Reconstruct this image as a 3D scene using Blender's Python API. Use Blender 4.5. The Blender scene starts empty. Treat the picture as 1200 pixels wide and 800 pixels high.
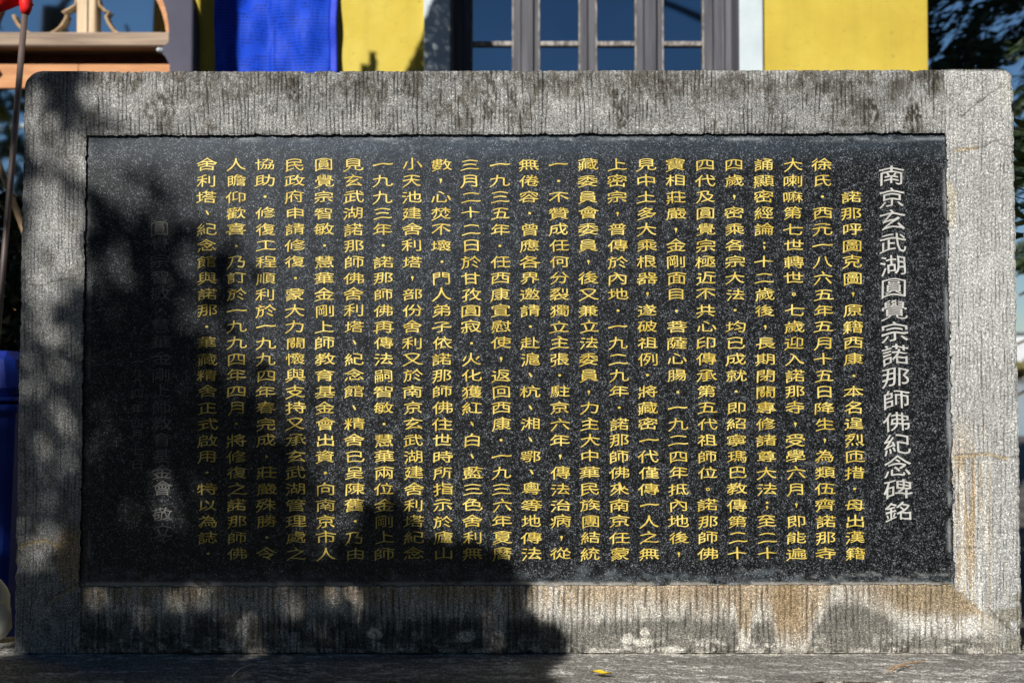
import bpy, math, random
import numpy as np
from mathutils import Vector, Matrix
from mathutils.geometry import tessellate_polygon
random.seed(7); rng = np.random.default_rng(7)
C = bpy.context.scene.collection
R = math.radians

# ------------------------------------------------------------------ camera
F = 1500.0                                  # focal length in photo pixels (1200 wide)
PITCH = R(1.6)
CAM = Vector((0.0, -3.0, 1.092))
cam_d = bpy.data.cameras.new('camera'); cam = bpy.data.objects.new('camera', cam_d); C.objects.link(cam)
cam_d.sensor_width = 36.0; cam_d.lens = 45.0; cam_d.clip_end = 5000.0
cam.location = CAM; cam.rotation_euler = (R(90)+PITCH, 0, 0)
cam_d.dof.use_dof = True; cam_d.dof.focus_distance = 3.02; cam_d.dof.aperture_fstop = 4.0
bpy.context.scene.camera = cam

# ------------------------------------------------------------------ sky, sun
SUN_AZ, SUN_EL = R(25), R(34)               # az: from behind the camera towards the left
S = Vector((-math.sin(SUN_AZ)*math.cos(SUN_EL), -math.cos(SUN_AZ)*math.cos(SUN_EL), math.sin(SUN_EL)))
w = bpy.data.worlds.new("World"); bpy.context.scene.world = w; w.use_nodes = True
nt = w.node_tree; bg = nt.nodes['Background']
sky = nt.nodes.new('ShaderNodeTexSky'); sky.sky_type = 'NISHITA'; sky.sun_disc = False
sky.sun_elevation = SUN_EL; sky.sun_rotation = math.atan2(S.x, S.y)
sky.air_density = 1.0; sky.dust_density = 0.0; sky.ozone_density = 4.0; sky.altitude = 600
hs = nt.nodes.new('ShaderNodeHueSaturation'); hs.inputs['Saturation'].default_value = 1.12; nt.links.new(sky.outputs[0], hs.inputs['Color']); nt.links.new(hs.outputs[0], bg.inputs[0]); bg.inputs[1].default_value = 0.05
sun_d = bpy.data.lights.new('sun', 'SUN'); sun_d.energy = 5.0; sun_d.angle = R(0.53); sun_d.color = (1.0, 0.975, 0.925)
sun = bpy.data.objects.new('sun', sun_d); C.objects.link(sun)
sun.rotation_euler = S.to_track_quat('Z', 'Y').to_euler(); sun.location = (-4, -8, 8)
vs = bpy.context.scene.view_settings
vs.view_transform = 'Standard'; vs.look = 'None'; vs.exposure = 0.2; vs.gamma = 1.0

# ------------------------------------------------------------------ pixel <-> place helpers (layout only)
FW = Vector((0, math.cos(PITCH), math.sin(PITCH))); UP = Vector((0, -math.sin(PITCH), math.cos(PITCH)))
def ray(px, py): return FW*F + Vector((1,0,0))*(px-600) + UP*(400-py)
def at(px, py, Y):
    d = ray(px, py); t = (Y-CAM.y)/d.y; return CAM + d*t
PZ = 0.45                                   # top of the plinth
LEAN = R(0.9)
SM = Matrix.Translation((0, 0, PZ)) @ Matrix.Rotation(-LEAN, 4, 'X')
SMI = SM.inverted()
def loc(px, py, y=0.0):                     # photo pixel -> stele-local point on the plane local y
    o = SMI @ CAM; d = SMI.to_3x3() @ ray(px, py); t = (y-o.y)/d.y
    return o + d*t
_o = SMI @ CAM; _R = np.array(SMI.to_3x3() @ Matrix((Vector((1,0,0)), FW, UP)).transposed())
def topx(u, wz, y=0.0):                     # stele-local -> photo pixel (arrays)
    p = np.stack([u-_o.x, np.full_like(u, y-_o.y), wz-_o.z])
    q = np.einsum('ij,j...->i...', np.linalg.inv(_R), p)
    return 600+F*q[0]/q[1], 400-F*q[2]/q[1]

# ------------------------------------------------------------------ numpy noise
def _h(i, j, seed):
    n = (i.astype(np.int64)*374761393 + j.astype(np.int64)*668265263 + seed*974634777) & 0xffffffff
    n = ((n ^ (n >> 13))*1274126177) & 0xffffffff
    n = ((n ^ (n >> 16))*2246822519) & 0xffffffff
    return ((n ^ (n >> 15)) & 0xffffff)/float(0xffffff)
def vn(x, y, seed=0):
    x = np.asarray(x, float); y = np.asarray(y, float)+0*x
    i = np.floor(x); j = np.floor(y); fx = x-i; fy = y-j
    fx = fx*fx*(3-2*fx); fy = fy*fy*(3-2*fy)
    a = _h(i, j, seed); b = _h(i+1, j, seed); c = _h(i, j+1, seed); d = _h(i+1, j+1, seed)
    return (a*(1-fx)+b*fx)*(1-fy)+(c*(1-fx)+d*fx)*fy
def fbm(x, y, seed=0, n=4):
    s = 0; a = 1; t = 0
    for k in range(n):
        s = s+a*vn(x*2**k, y*2**k, seed+k*17); t += a; a *= .55
    return s/t
def ss(x, a, b):
    t = np.clip((x-a)/(b-a), 0, 1); return t*t*(3-2*t)

# ------------------------------------------------------------------ object helpers
def tag(o, label=None, cat=None, group=None, kind=None):
    if label: o['label'] = label
    if cat: o['category'] = cat
    if group: o['group'] = group
    if kind: o['kind'] = kind
    return o
def empty(name, l, label, cat, group=None, rot=None):
    o = bpy.data.objects.new(name, None); C.objects.link(o); o.location = l; o.empty_display_size = .1
    if rot: o.rotation_euler = rot
    return tag(o, label, cat, group)
def mesh(name, V, Fc, m, parent=None, smooth=False):
    me = bpy.data.meshes.new(name); me.from_pydata([tuple(v) for v in V], [], Fc); me.update()
    me.materials.append(m)
    if smooth: me.polygons.foreach_set('use_smooth', [True]*len(me.polygons))
    o = bpy.data.objects.new(name, me); C.objects.link(o)
    if parent:
        o.parent = parent
        if parent.type == 'EMPTY' and not parent.get('local'):
            pass
    return o
class MB:
    def __init__(s): s.V = []; s.F = []
    def box(s, x0, x1, y0, y1, z0, z1, bev=0.0):
        b = min(bev, (x1-x0)*.4, (y1-y0)*.4, (z1-z0)*.4)
        n = len(s.V)
        if b <= 0:
            s.V += [(x, y, z) for x in (x0, x1) for y in (y0, y1) for z in (z0, z1)]
            s.F += [tuple(n+i for i in f) for f in ((0,1,3,2),(4,6,7,5),(0,4,5,1),(2,3,7,6),(0,2,6,4),(1,5,7,3))]
            return
        # bevelled box: 24 verts
        P = {}
        for ix, x in enumerate((x0, x1)):
            for iy, y in enumerate((y0, y1)):
                for iz, z in enumerate((z0, z1)):
                    sx = b if ix == 0 else -b; sy = b if iy == 0 else -b; sz = b if iz == 0 else -b
                    P[ix,iy,iz,0] = len(s.V); s.V.append((x, y+sy, z+sz))
                    P[ix,iy,iz,1] = len(s.V); s.V.append((x+sx, y, z+sz))
                    P[ix,iy,iz,2] = len(s.V); s.V.append((x+sx, y+sy, z))
                    s.F.append((P[ix,iy,iz,0], P[ix,iy,iz,1], P[ix,iy,iz,2]))
        for i in (0, 1):
            s.F.append((P[i,0,0,0], P[i,1,0,0], P[i,1,1,0], P[i,0,1,0]))
            s.F.append((P[0,i,0,1], P[1,i,0,1], P[1,i,1,1], P[0,i,1,1]))
            s.F.append((P[0,0,i,2], P[1,0,i,2], P[1,1,i,2], P[0,1,i,2]))
        for i in (0, 1):
            for j in (0, 1):
                s.F.append((P[i,j,0,0], P[i,j,1,0], P[i,j,1,1], P[i,j,0,1]))
                s.F.append((P[i,0,j,0], P[i,1,j,0], P[i,1,j,2], P[i,0,j,2]))
                s.F.append((P[0,i,j,1], P[1,i,j,1], P[1,i,j,2], P[0,i,j,2]))
    def tube(s, pts, rad, n=10, cap=True):
        pts = [Vector(p) for p in pts]; k = len(pts)
        if not hasattr(rad, '__len__'): rad = [rad]*k
        base = len(s.V); ref = None
        for i, p in enumerate(pts):
            d = (pts[min(i+1, k-1)]-pts[max(i-1, 0)]).normalized()
            if ref is None: ref = d.orthogonal().normalized()
            ref = (ref-d*ref.dot(d)).normalized(); b = d.cross(ref)
            for a in range(n):
                t = 2*math.pi*a/n; s.V.append(tuple(p+(ref*math.cos(t)+b*math.sin(t))*rad[i]))
        for i in range(k-1):
            for a in range(n):
                a2 = (a+1) % n
                s.F.append((base+i*n+a, base+i*n+a2, base+(i+1)*n+a2, base+(i+1)*n+a))
        if cap:
            s.F.append(tuple(base+a for a in range(n))[::-1]); s.F.append(tuple(base+(k-1)*n+a for a in range(n)))
    def poly(s, loops, y0, y1):             # loops of (x,z); first outer, others holes; extruded y0 (front) -> y1
        L3 = [[Vector((x, z, 0)) for x, z in lp] for lp in loops]
        flat = [p for lp in loops for p in lp]; n = len(s.V); N = len(flat)
        s.V += [(x, y0, z) for x, z in flat]+[(x, y1, z) for x, z in flat]
        for t in tessellate_polygon(L3):
            a, b, c = t
            A = (flat[b][0]-flat[a][0])*(flat[c][1]-flat[a][1])-(flat[b][1]-flat[a][1])*(flat[c][0]-flat[a][0])
            if A < 0: b, c = c, b
            s.F.append((n+a, n+b, n+c)); s.F.append((n+N+a, n+N+c, n+N+b))
        k = 0
        for lp in loops:
            m = len(lp)
            for i in range(m):
                j = (i+1) % m; s.F.append((n+k+i, n+k+j, n+N+k+j, n+N+k+i))
            k += m
    def build(s, name, m, parent=None, smooth=False): return mesh(name, s.V, s.F, m, parent, smooth)

def part(o, label=None):
    if label: o['label'] = label
    return o

# ------------------------------------------------------------------ materials
def nodes(name):
    m = bpy.data.materials.new(name); m.use_nodes = True
    nt = m.node_tree; return m, nt, nt.nodes['Principled BSDF']
def N(nt, t, **k):
    n = nt.nodes.new(t)
    for a, v in k.items():
        if a in n.inputs.keys() if hasattr(n.inputs, 'keys') else False: n.inputs[a].default_value = v
        else:
            try: setattr(n, a, v)
            except Exception: n.inputs[a.replace('_', ' ')].default_value = v
    return n
def coords(nt, scale=(1,1,1), rot=(0,0,0)):
    tc = nt.nodes.new('ShaderNodeTexCoord'); mp = nt.nodes.new('ShaderNodeMapping')
    mp.inputs['Scale'].default_value = scale; mp.inputs['Rotation'].default_value = rot
    nt.links.new(tc.outputs['Object'], mp.inputs[0]); return mp.outputs[0]
def noise(nt, vec, scale, detail=4, rough=.6):
    n = nt.nodes.new('ShaderNodeTexNoise'); n.inputs['Scale'].default_value = scale
    n.inputs['Detail'].default_value = detail; n.inputs['Roughness'].default_value = rough
    nt.links.new(vec, n.inputs['Vector']); return n.outputs['Fac']
def ramp(nt, fac, stops):
    r = nt.nodes.new('ShaderNodeValToRGB'); e = r.color_ramp.elements
    while len(e) < len(stops): e.new(.5)
    for i, (p, c) in enumerate(stops):
        e[i].position = p; e[i].color = (c, c, c, 1) if not hasattr(c, '__len__') else (*c, 1)
    nt.links.new(fac, r.inputs[0]); return r.outputs[0]
def mixc(nt, a, b, fac, mode='MIX'):
    m = nt.nodes.new('ShaderNodeMix'); m.data_type = 'RGBA'; m.blend_type = mode
    for s, v in ((m.inputs[6], a), (m.inputs[7], b), (m.inputs[0], fac)):
        if isinstance(v, bpy.types.NodeSocket): nt.links.new(v, s)
        else: s.default_value = (*v, 1) if hasattr(v, '__len__') else v
    return m.outputs[2]
def bump(nt, h, bs, strength=.5, dist=.01):
    b = nt.nodes.new('ShaderNodeBump'); b.inputs['Strength'].default_value = strength
    b.inputs['Distance'].default_value = dist; nt.links.new(h, b.inputs['Height'])
    nt.links.new(b.outputs[0], bs.inputs['Normal']); return b
def simple(name, c1, c2, scale=8, rough=.7, bs_=.3, bd=.005, stretch=(1,1,1), spec=.3, lo=.35, hi=.65, detail=6, metal=0):
    m, nt, b = nodes(name)
    v = coords(nt, stretch); n = noise(nt, v, scale, detail)
    col = ramp(nt, n, [(lo, c1), (hi, c2)])
    nt.links.new(col, b.inputs['Base Color']); b.inputs['Roughness'].default_value = rough
    b.inputs['Specular IOR Level'].default_value = spec; b.inputs['Metallic'].default_value = metal
    if bs_: bump(nt, n, b, bs_, bd)
    return m

def stone_mat(name, grain, lo, hi, rough=.85):
    m, nt, b = nodes(name)
    at_ = nt.nodes.new('ShaderNodeAttribute'); at_.attribute_name = 'tint'
    v = coords(nt)
    g = noise(nt, v, grain, 3, .75)
    vo = nt.nodes.new('ShaderNodeTexVoronoi'); vo.inputs['Scale'].default_value = 500; nt.links.new(v, vo.inputs['Vector'])
    sp = nt.nodes.new('ShaderNodeSeparateColor'); nt.links.new(vo.outputs['Color'], sp.inputs[0])
    k3 = ramp(nt, sp.outputs[1], [(.0, .5), (.25, .84), (.7, 1.04), (.9, 1.28), (1.0, 2.0)])
    g2 = noise(nt, v, grain*.42, 2, .6)
    k = ramp(nt, g, [(.36, lo), (.5, .95), (.62, hi)])
    k2 = ramp(nt, g2, [(.38, .72), (.6, 1.18)])
    c = mixc(nt, at_.outputs['Color'], k, 1.0, 'MULTIPLY'); c = mixc(nt, c, k2, 1.0, 'MULTIPLY'); c = mixc(nt, c, k3, 1.0, 'MULTIPLY')
    nt.links.new(c, b.inputs['Base Color']); b.inputs['Roughness'].default_value = rough
    b.inputs['Specular IOR Level'].default_value = .25
    bump(nt, g, b, .55, .0016); return m
M = {}
M['stone'] = stone_mat('chiselled_stone', 420, .4, 1.7)
M['plinth'] = stone_mat('plinth_stone', 300, .4, 1.8)

def slab_mat():
    m, nt, b = nodes('black_granite')
    at_ = nt.nodes.new('ShaderNodeAttribute'); at_.attribute_name = 'tint'
    v = coords(nt)
    vo = nt.nodes.new('ShaderNodeTexVoronoi'); vo.inputs['Scale'].default_value = 520; nt.links.new(v, vo.inputs['Vector'])
    sp = nt.nodes.new('ShaderNodeSeparateColor'); nt.links.new(vo.outputs['Color'], sp.inputs[0])
    c1 = ramp(nt, sp.outputs[0], [(.0, .003), (.5, .006), (.72, .03), (.88, .085), (1.0, .24)])
    n2 = noise(nt, v, 60, 5, .75)
    c1 = mixc(nt, c1, ramp(nt, n2, [(.38, .25), (.62, 1.25)]), 1.0, 'MULTIPLY')
    c1 = mixc(nt, c1, (.9, .97, 1.06), 1.0, 'MULTIPLY')
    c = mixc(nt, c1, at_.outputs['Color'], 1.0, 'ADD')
    nt.links.new(c, b.inputs['Base Color']); b.inputs['Roughness'].default_value = .34
    b.inputs['Specular IOR Level'].default_value = .4
    bump(nt, noise(nt, v, 260, 2), b, .12, .001); return m
M['slab'] = slab_mat()
def paint_mat(name, c1, c2, worn, rough=.45):
    m, nt, b = nodes(name); v = coords(nt)
    n = noise(nt, v, 26, 3); w_ = noise(nt, v, 420, 2, .7)
    c = mixc(nt, ramp(nt, n, [(.35, c1), (.65, c2)]), worn, ramp(nt, w_, [(.60, 0.0), (.70, .75)]))
    nt.links.new(c, b.inputs['Base Color']); b.inputs['Roughness'].default_value = rough
    bump(nt, w_, b, .3, .001); return m
M['gold'] = paint_mat('gilt_paint', (.58, .41, .05), (.84, .66, .17), (.26, .18, .05))
M['white_letter'] = paint_mat('pale_letter', (.42, .41, .38), (.56, .55, .51), (.12, .12, .12), .7)
M['dim_letter'] = paint_mat('worn_letter', (.10, .10, .10), (.20, .19, .17), (.02, .02, .02), .7)

M['dark_rim'] = simple('carve_shade_rim', (.004, .004, .005), (.010, .010, .011), 300, .6, 0)  # near-black for the letter rims, imitating the shade of carving
def stucco():
    m, nt, b = nodes('yellow_stucco'); v = coords(nt)
    n = noise(nt, v, 1.6, 6, .65); f = noise(nt, v, 24, 5)
    c = ramp(nt, n, [(.3, (.50, .36, .04)), (.5, (.59, .44, .055)), (.72, (.66, .53, .10))])
    cr = nt.nodes.new('ShaderNodeTexVoronoi'); cr.feature = 'DISTANCE_TO_EDGE'; cr.inputs['Scale'].default_value = 2.3
    wv = nt.nodes.new('ShaderNodeVectorMath'); wv.operation = 'ADD'
    nn = nt.nodes.new('ShaderNodeTexNoise'); nn.inputs['Scale'].default_value = 3; nt.links.new(v, nn.inputs['Vector'])
    nt.links.new(v, wv.inputs[0]); nt.links.new(nn.outputs['Color'], wv.inputs[1]); nt.links.new(wv.outputs[0], cr.inputs['Vector'])
    k = ramp(nt, cr.outputs['Distance'], [(.0, .5), (.010, 1.0)])
    c = mixc(nt, c, k, .16, 'MULTIPLY'); c = mixc(nt, c, ramp(nt, noise(nt, coords(nt, (9, 9, .5)), 1.0, 4), [(.3, .72), (.55, 1.0)]), .35, 'MULTIPLY')
    c = mixc(nt, c, ramp(nt, f, [(.30, .55), (.38, 1.0)]), .6, 'MULTIPLY')
    nt.links.new(c, b.inputs['Base Color']); b.inputs['Roughness'].default_value = .85
    bump(nt, f, b, .25, .006); return m
M['stucco'] = stucco()
M['white_trim'] = simple('white_trim_paint', (.50, .57, .60), (.62, .68, .70), 5, .6, .15)
M['grey_trim'] = simple('grey_trim_paint', (.070, .066, .098), (.092, .086, .122), 4, .7, .15)
M['grey_wood'] = simple('grey_painted_wood', (.062, .062, .074), (.135, .132, .145), 30, .6, .3, .002, (1, 1, .06))
M['edge_wood'] = simple('pale_edge_wood', (.13, .115, .105), (.40, .36, .33), 60, .7, .3, .002, (1, 1, .3), lo=.42, hi=.58)
M['orange_wood'] = simple('orange_door_wood', (.50, .22, .09), (.68, .34, .15), 22, .6, .3, .003, (.15, 1, 1))
M['pale_wood'] = simple('pale_door_wood', (.55, .40, .25), (.78, .62, .42), 22, .6, .3, .003, (1, 1, .1))
M['scroll'] = simple('scroll_wood', (.26, .17, .09), (.46, .32, .18), 22, .6, .2)
M['grey_beam'] = simple('weathered_beam_wood', (.19, .14, .105), (.42, .31, .225), 26, .8, .5, .004, (.08, 1, 1.4))
M['shade_wood'] = simple('shade_toned_wood', (.10, .035, .02), (.16, .06, .035), 12, .7, .2)  # wood colour darkened to hold the shade under the transom
def glass(name, tint, rough=.03):
    m, nt, b = nodes(name); v = coords(nt); n = noise(nt, v, 1.4, 2)
    nt.links.new(ramp(nt, n, [(.3, tuple(x*.8 for x in tint)), (.7, tint)]), b.inputs['Base Color'])
    b.inputs['Roughness'].default_value = rough; b.inputs['Metallic'].default_value = 1.0
    bump(nt, n, b, .05, .01); return m
M['glass'] = glass('window_glass', (.22, .28, .34))
M['fan_glass'] = glass('fanlight_glass', (.62, .66, .68))
def cloth_mat():
    m, nt, b = nodes('blue_printed_cloth'); v = coords(nt)
    # rows of tiny printed script: dashes on evenly spaced rows
    sep = nt.nodes.new('ShaderNodeSeparateXYZ'); nt.links.new(v, sep.inputs[0])
    def mth(op, a, b_=None):
        n = nt.nodes.new('ShaderNodeMath'); n.operation = op
        for i, x in enumerate((a, b_)):
            if x is None: continue
            if isinstance(x, bpy.types.NodeSocket): nt.links.new(x, n.inputs[i])
            else: n.inputs[i].default_value = x
        return n.outputs[0]
    row = mth('FRACT', mth('MULTIPLY', sep.outputs['Z'], 1/.0165))
    band = mth('LESS_THAN', mth('ABSOLUTE', mth('SUBTRACT', row, .5)), .2)
    n = noise(nt, coords(nt, (1, 1, .05)), 240, 1)
    d = noise(nt, coords(nt, (1, 1, 1)), 5, 2)
    ink = mth('MULTIPLY', mth('MULTIPLY', band, mth('GREATER_THAN', n, .47)), mth('GREATER_THAN', d, .42))
    c = mixc(nt, (.008, .062, .60), (.003, .012, .10), mth('MULTIPLY', ink, .9))
    nt.links.new(c, b.inputs['Base Color']); b.inputs['Roughness'].default_value = .6
    b.inputs['Specular IOR Level'].default_value = .15
    return m
M['cloth'] = cloth_mat()
M['cloth_hem'] = simple('blue_hem', (.015, .04, .5), (.02, .06, .62), 30, .6, .2)
M['red_cloth'] = simple('red_cloth', (.75, .01, .012), (.9, .03, .03), 12, .5, .2)
M['pole'] = simple('rusty_pole', (.06, .035, .03), (.15, .11, .10), 14, .5, .2, stretch=(1, 1, .2), spec=.5)
M['bark'] = simple('bark', (.06, .045, .032), (.14, .11, .08), 14, .95, .9, .02, (1, 1, .25))
M['twig'] = simple('twig_wood', (.16, .11, .06), (.30, .21, .12), 30, .8, .3)
def leaf_mat(name, a, b_, tr=.25):
    m, nt, b = nodes(name); v = coords(nt); n = noise(nt, v, 3.0, 4)
    c = ramp(nt, n, [(.3, a), (.7, b_)]); nt.links.new(c, b.inputs['Base Color'])
    b.inputs['Roughness'].default_value = .55; b.inputs['Specular IOR Level'].default_value = .35
    return m
M['leaf'] = leaf_mat('shade_tree_leaf', (.035, .06, .02), (.07, .10, .03))
M['conifer'] = leaf_mat('conifer_needles', (.02, .035, .015), (.045, .07, .025))
M['sapling'] = leaf_mat('sapling_leaf', (.10, .16, .05), (.20, .26, .10))
M['bush'] = leaf_mat('bush_leaf', (.02, .03, .015), (.04, .055, .025))
M['yellow_leaf'] = simple('yellow_leaf', (.70, .45, .01), (.85, .62, .02), 60, .5, .2)
M['needle'] = simple('dry_pine_needle', (.45, .22, .07), (.60, .33, .13), 60, .6, 0)
M['bin'] = simple('blue_bin_plastic', (.006, .02, .22), (.01, .04, .30), 4, .6, .1, spec=.2)
M['white_stone'] = simple('white_stone', (.42, .38, .22), (.78, .77, .70), 9, .6, .3, lo=.36, hi=.5)
M['ground'] = simple('ground_earth', (.06, .055, .05), (.14, .13, .115), 3, .9, .6, .02)
M['water'] = simple('lake_water', (.015, .05, .10), (.02, .06, .12), 2, .12, .25, .02, (1, .3, 1), spec=.5)
M['far_tree'] = simple('far_bank_foliage', (.09, .085, .03), (.20, .16, .05), .3, .9, 0)
M['far_wall'] = simple('far_building_wall', (.55, .56, .56), (.65, .66, .66), .2, .8, 0)
M['roof'] = simple('grey_roof_tile', (.06, .06, .065), (.11, .11, .115), 6, .8, .4)

# ------------------------------------------------------------------ ground and lake
gm = MB()
gx = [-400, -60, -20, -8, 0, 8, 20, 60, 400]; gy = [-300, -60, -20, -6, 0, 6, 14, 21, 24, 27, 30]
for j, y in enumerate(gy):
    for x in gx:
        z = 0 if y <= 21 else (-0.18*(y-21))
        gm.V.append((x, y, max(z, -1.6)))
nx = len(gx)
for j in range(len(gy)-1):
    for i in range(nx-1):
        a = j*nx+i; gm.F.append((a, a+1, a+nx+1, a+nx))
n0 = len(gm.V); gm.V += [(-400, 30, -1.62), (400, 30, -1.62), (400, 460, -1.62), (-400, 460, -1.62)]; gm.F.append((n0, n0+1, n0+2, n0+3))
n0 = len(gm.V); gm.V += [(-2500, 452, -1.6), (2500, 452, -1.6), (2500, 458, .6), (-2500, 458, .6), (2500, 3000, 3), (-2500, 3000, 3)]
gm.F += [(n0, n0+1, n0+2, n0+3), (n0+3, n0+2, n0+4, n0+5)]
tag(gm.build('ground', M['ground']), kind='structure')
wm = MB(); wm.V = [(-2500, 22.2, -.35), (2500, 22.2, -.35), (2500, 456, -.35), (-2500, 456, -.35)]; wm.F = [(0, 1, 2, 3)]
tag(wm.build('lake_water', M['water']), kind='structure')

# ------------------------------------------------------------------ stone stele
stele = empty('stone_stele', (0, 0, PZ), 'wide grey stone stele framing a black granite slab covered in gilt Chinese writing', 'monument', rot=(-LEAN, 0, 0))
OUT = {'TL': (28, 83), 'TR': (1188, 81), 'BR': (1199, 766), 'BL': (15, 766)}
INN = {'TL': (101, 159), 'TR': (1108, 156), 'BR': (1118, 684), 'BL': (94, 687)}
def uv(p): q = loc(*p); return np.array([q.x, q.z])
O = {k: uv(v) for k, v in OUT.items()}; I = {k: uv(v) for k, v in INN.items()}
O['BR'][1] = O['BL'][1] = 0.0
THK = .165

def polydist(px, py, pts):
    d = np.full_like(px, 1e9)
    for (x0, y0), (x1, y1) in zip(pts[:-1], pts[1:]):
        dx, dy = x1-x0, y1-y0; t = np.clip(((px-x0)*dx+(py-y0)*dy)/(dx*dx+dy*dy), 0, 1)
        d = np.minimum(d, np.hypot(px-x0-t*dx, py-y0-t*dy))
    return d
def jag(pts, n, amp, seed):
    r = random.Random(seed); out = []
    for (x0, y0), (x1, y1) in zip(pts[:-1], pts[1:]):
        for k in range(n):
            t = k/n; out.append((x0+(x1-x0)*t+r.uniform(-amp, amp), y0+(y1-y0)*t+r.uniform(-amp, amp)))
    out.append(pts[-1]); return out
CR_DARK = [jag([(22, 330), (48, 336), (70, 327), (100, 331)], 4, 1.2, 1), jag([(1112, 176), (1150, 173), (1168, 165), (1188, 174)], 3, 1.5, 2),
           jag([(1128, 136), (1150, 118), (1176, 98)], 5, 1, 3), jag([(1120, 534), (1150, 531), (1170, 537), (1196, 534)], 4, 1, 4),
           jag([(1120, 640), (1150, 642)], 4, 1, 5), jag([(1158, 712), (1196, 748)], 6, 1.2, 6), jag([(18, 642), (50, 632), (70, 640), (92, 628)], 4, 1, 7),
           jag([(278, 745), (287, 735), (283, 722), (296, 712)], 3, 1, 8), jag([(900, 82), (897, 110), (903, 130)], 4, 2, 9), jag([(60, 700), (92, 683)], 3, 1, 10)]
CR_TAN = [jag([(1120, 176), (1145, 173)], 4, 1.2, 11), jag([(18, 642), (50, 632), (70, 640), (92, 628)], 4, 1, 12), jag([(1118, 536), (1160, 532), (1180, 537)], 5, 1, 13), jag([(60, 705), (95, 683)], 4, 1, 14)]

def blob(px, py, x, y, rx, ry, seed=0, rag=.5):
    d = np.hypot((px-x)/rx, (py-y)/ry)+(fbm(px/9, py/9, seed)-.5)*rag*2
    return 1-ss(d, .7, 1.1)
def groove(px, py, which):
    if which == 'bottom': p, amp = 6.6, 1.0
    elif which == 'top': p, amp = 4.7, 1.0
    else: p, amp = 4.3, .62
    wx = px+(fbm(px/40, py/160, 5)-.5)*9+(vn(px/11, py/26, 6)-.5)*2.0
    if which == 'top': wx = wx+(py-120)*-.012
    ph = wx/p; i = np.floor(ph); f = ph-i-.5
    a = .35+.65*_h(i, np.zeros_like(i), 9)
    g = np.exp(-(f/.14)**2)*a**.8
    seg = ss(vn(i*.77+.3, py/16+_h(i, i, 3)*9, 7), .22, .5)
    patch = ss(fbm(px/45, py/40, 8), .33, .5)
    if which == 'top': patch = patch*ss(fbm(px/18, py/18, 18), .3, .5)
    patch = (.45 if which == 'top' else .4)+.6*patch
    return g*seg*patch*amp

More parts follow.
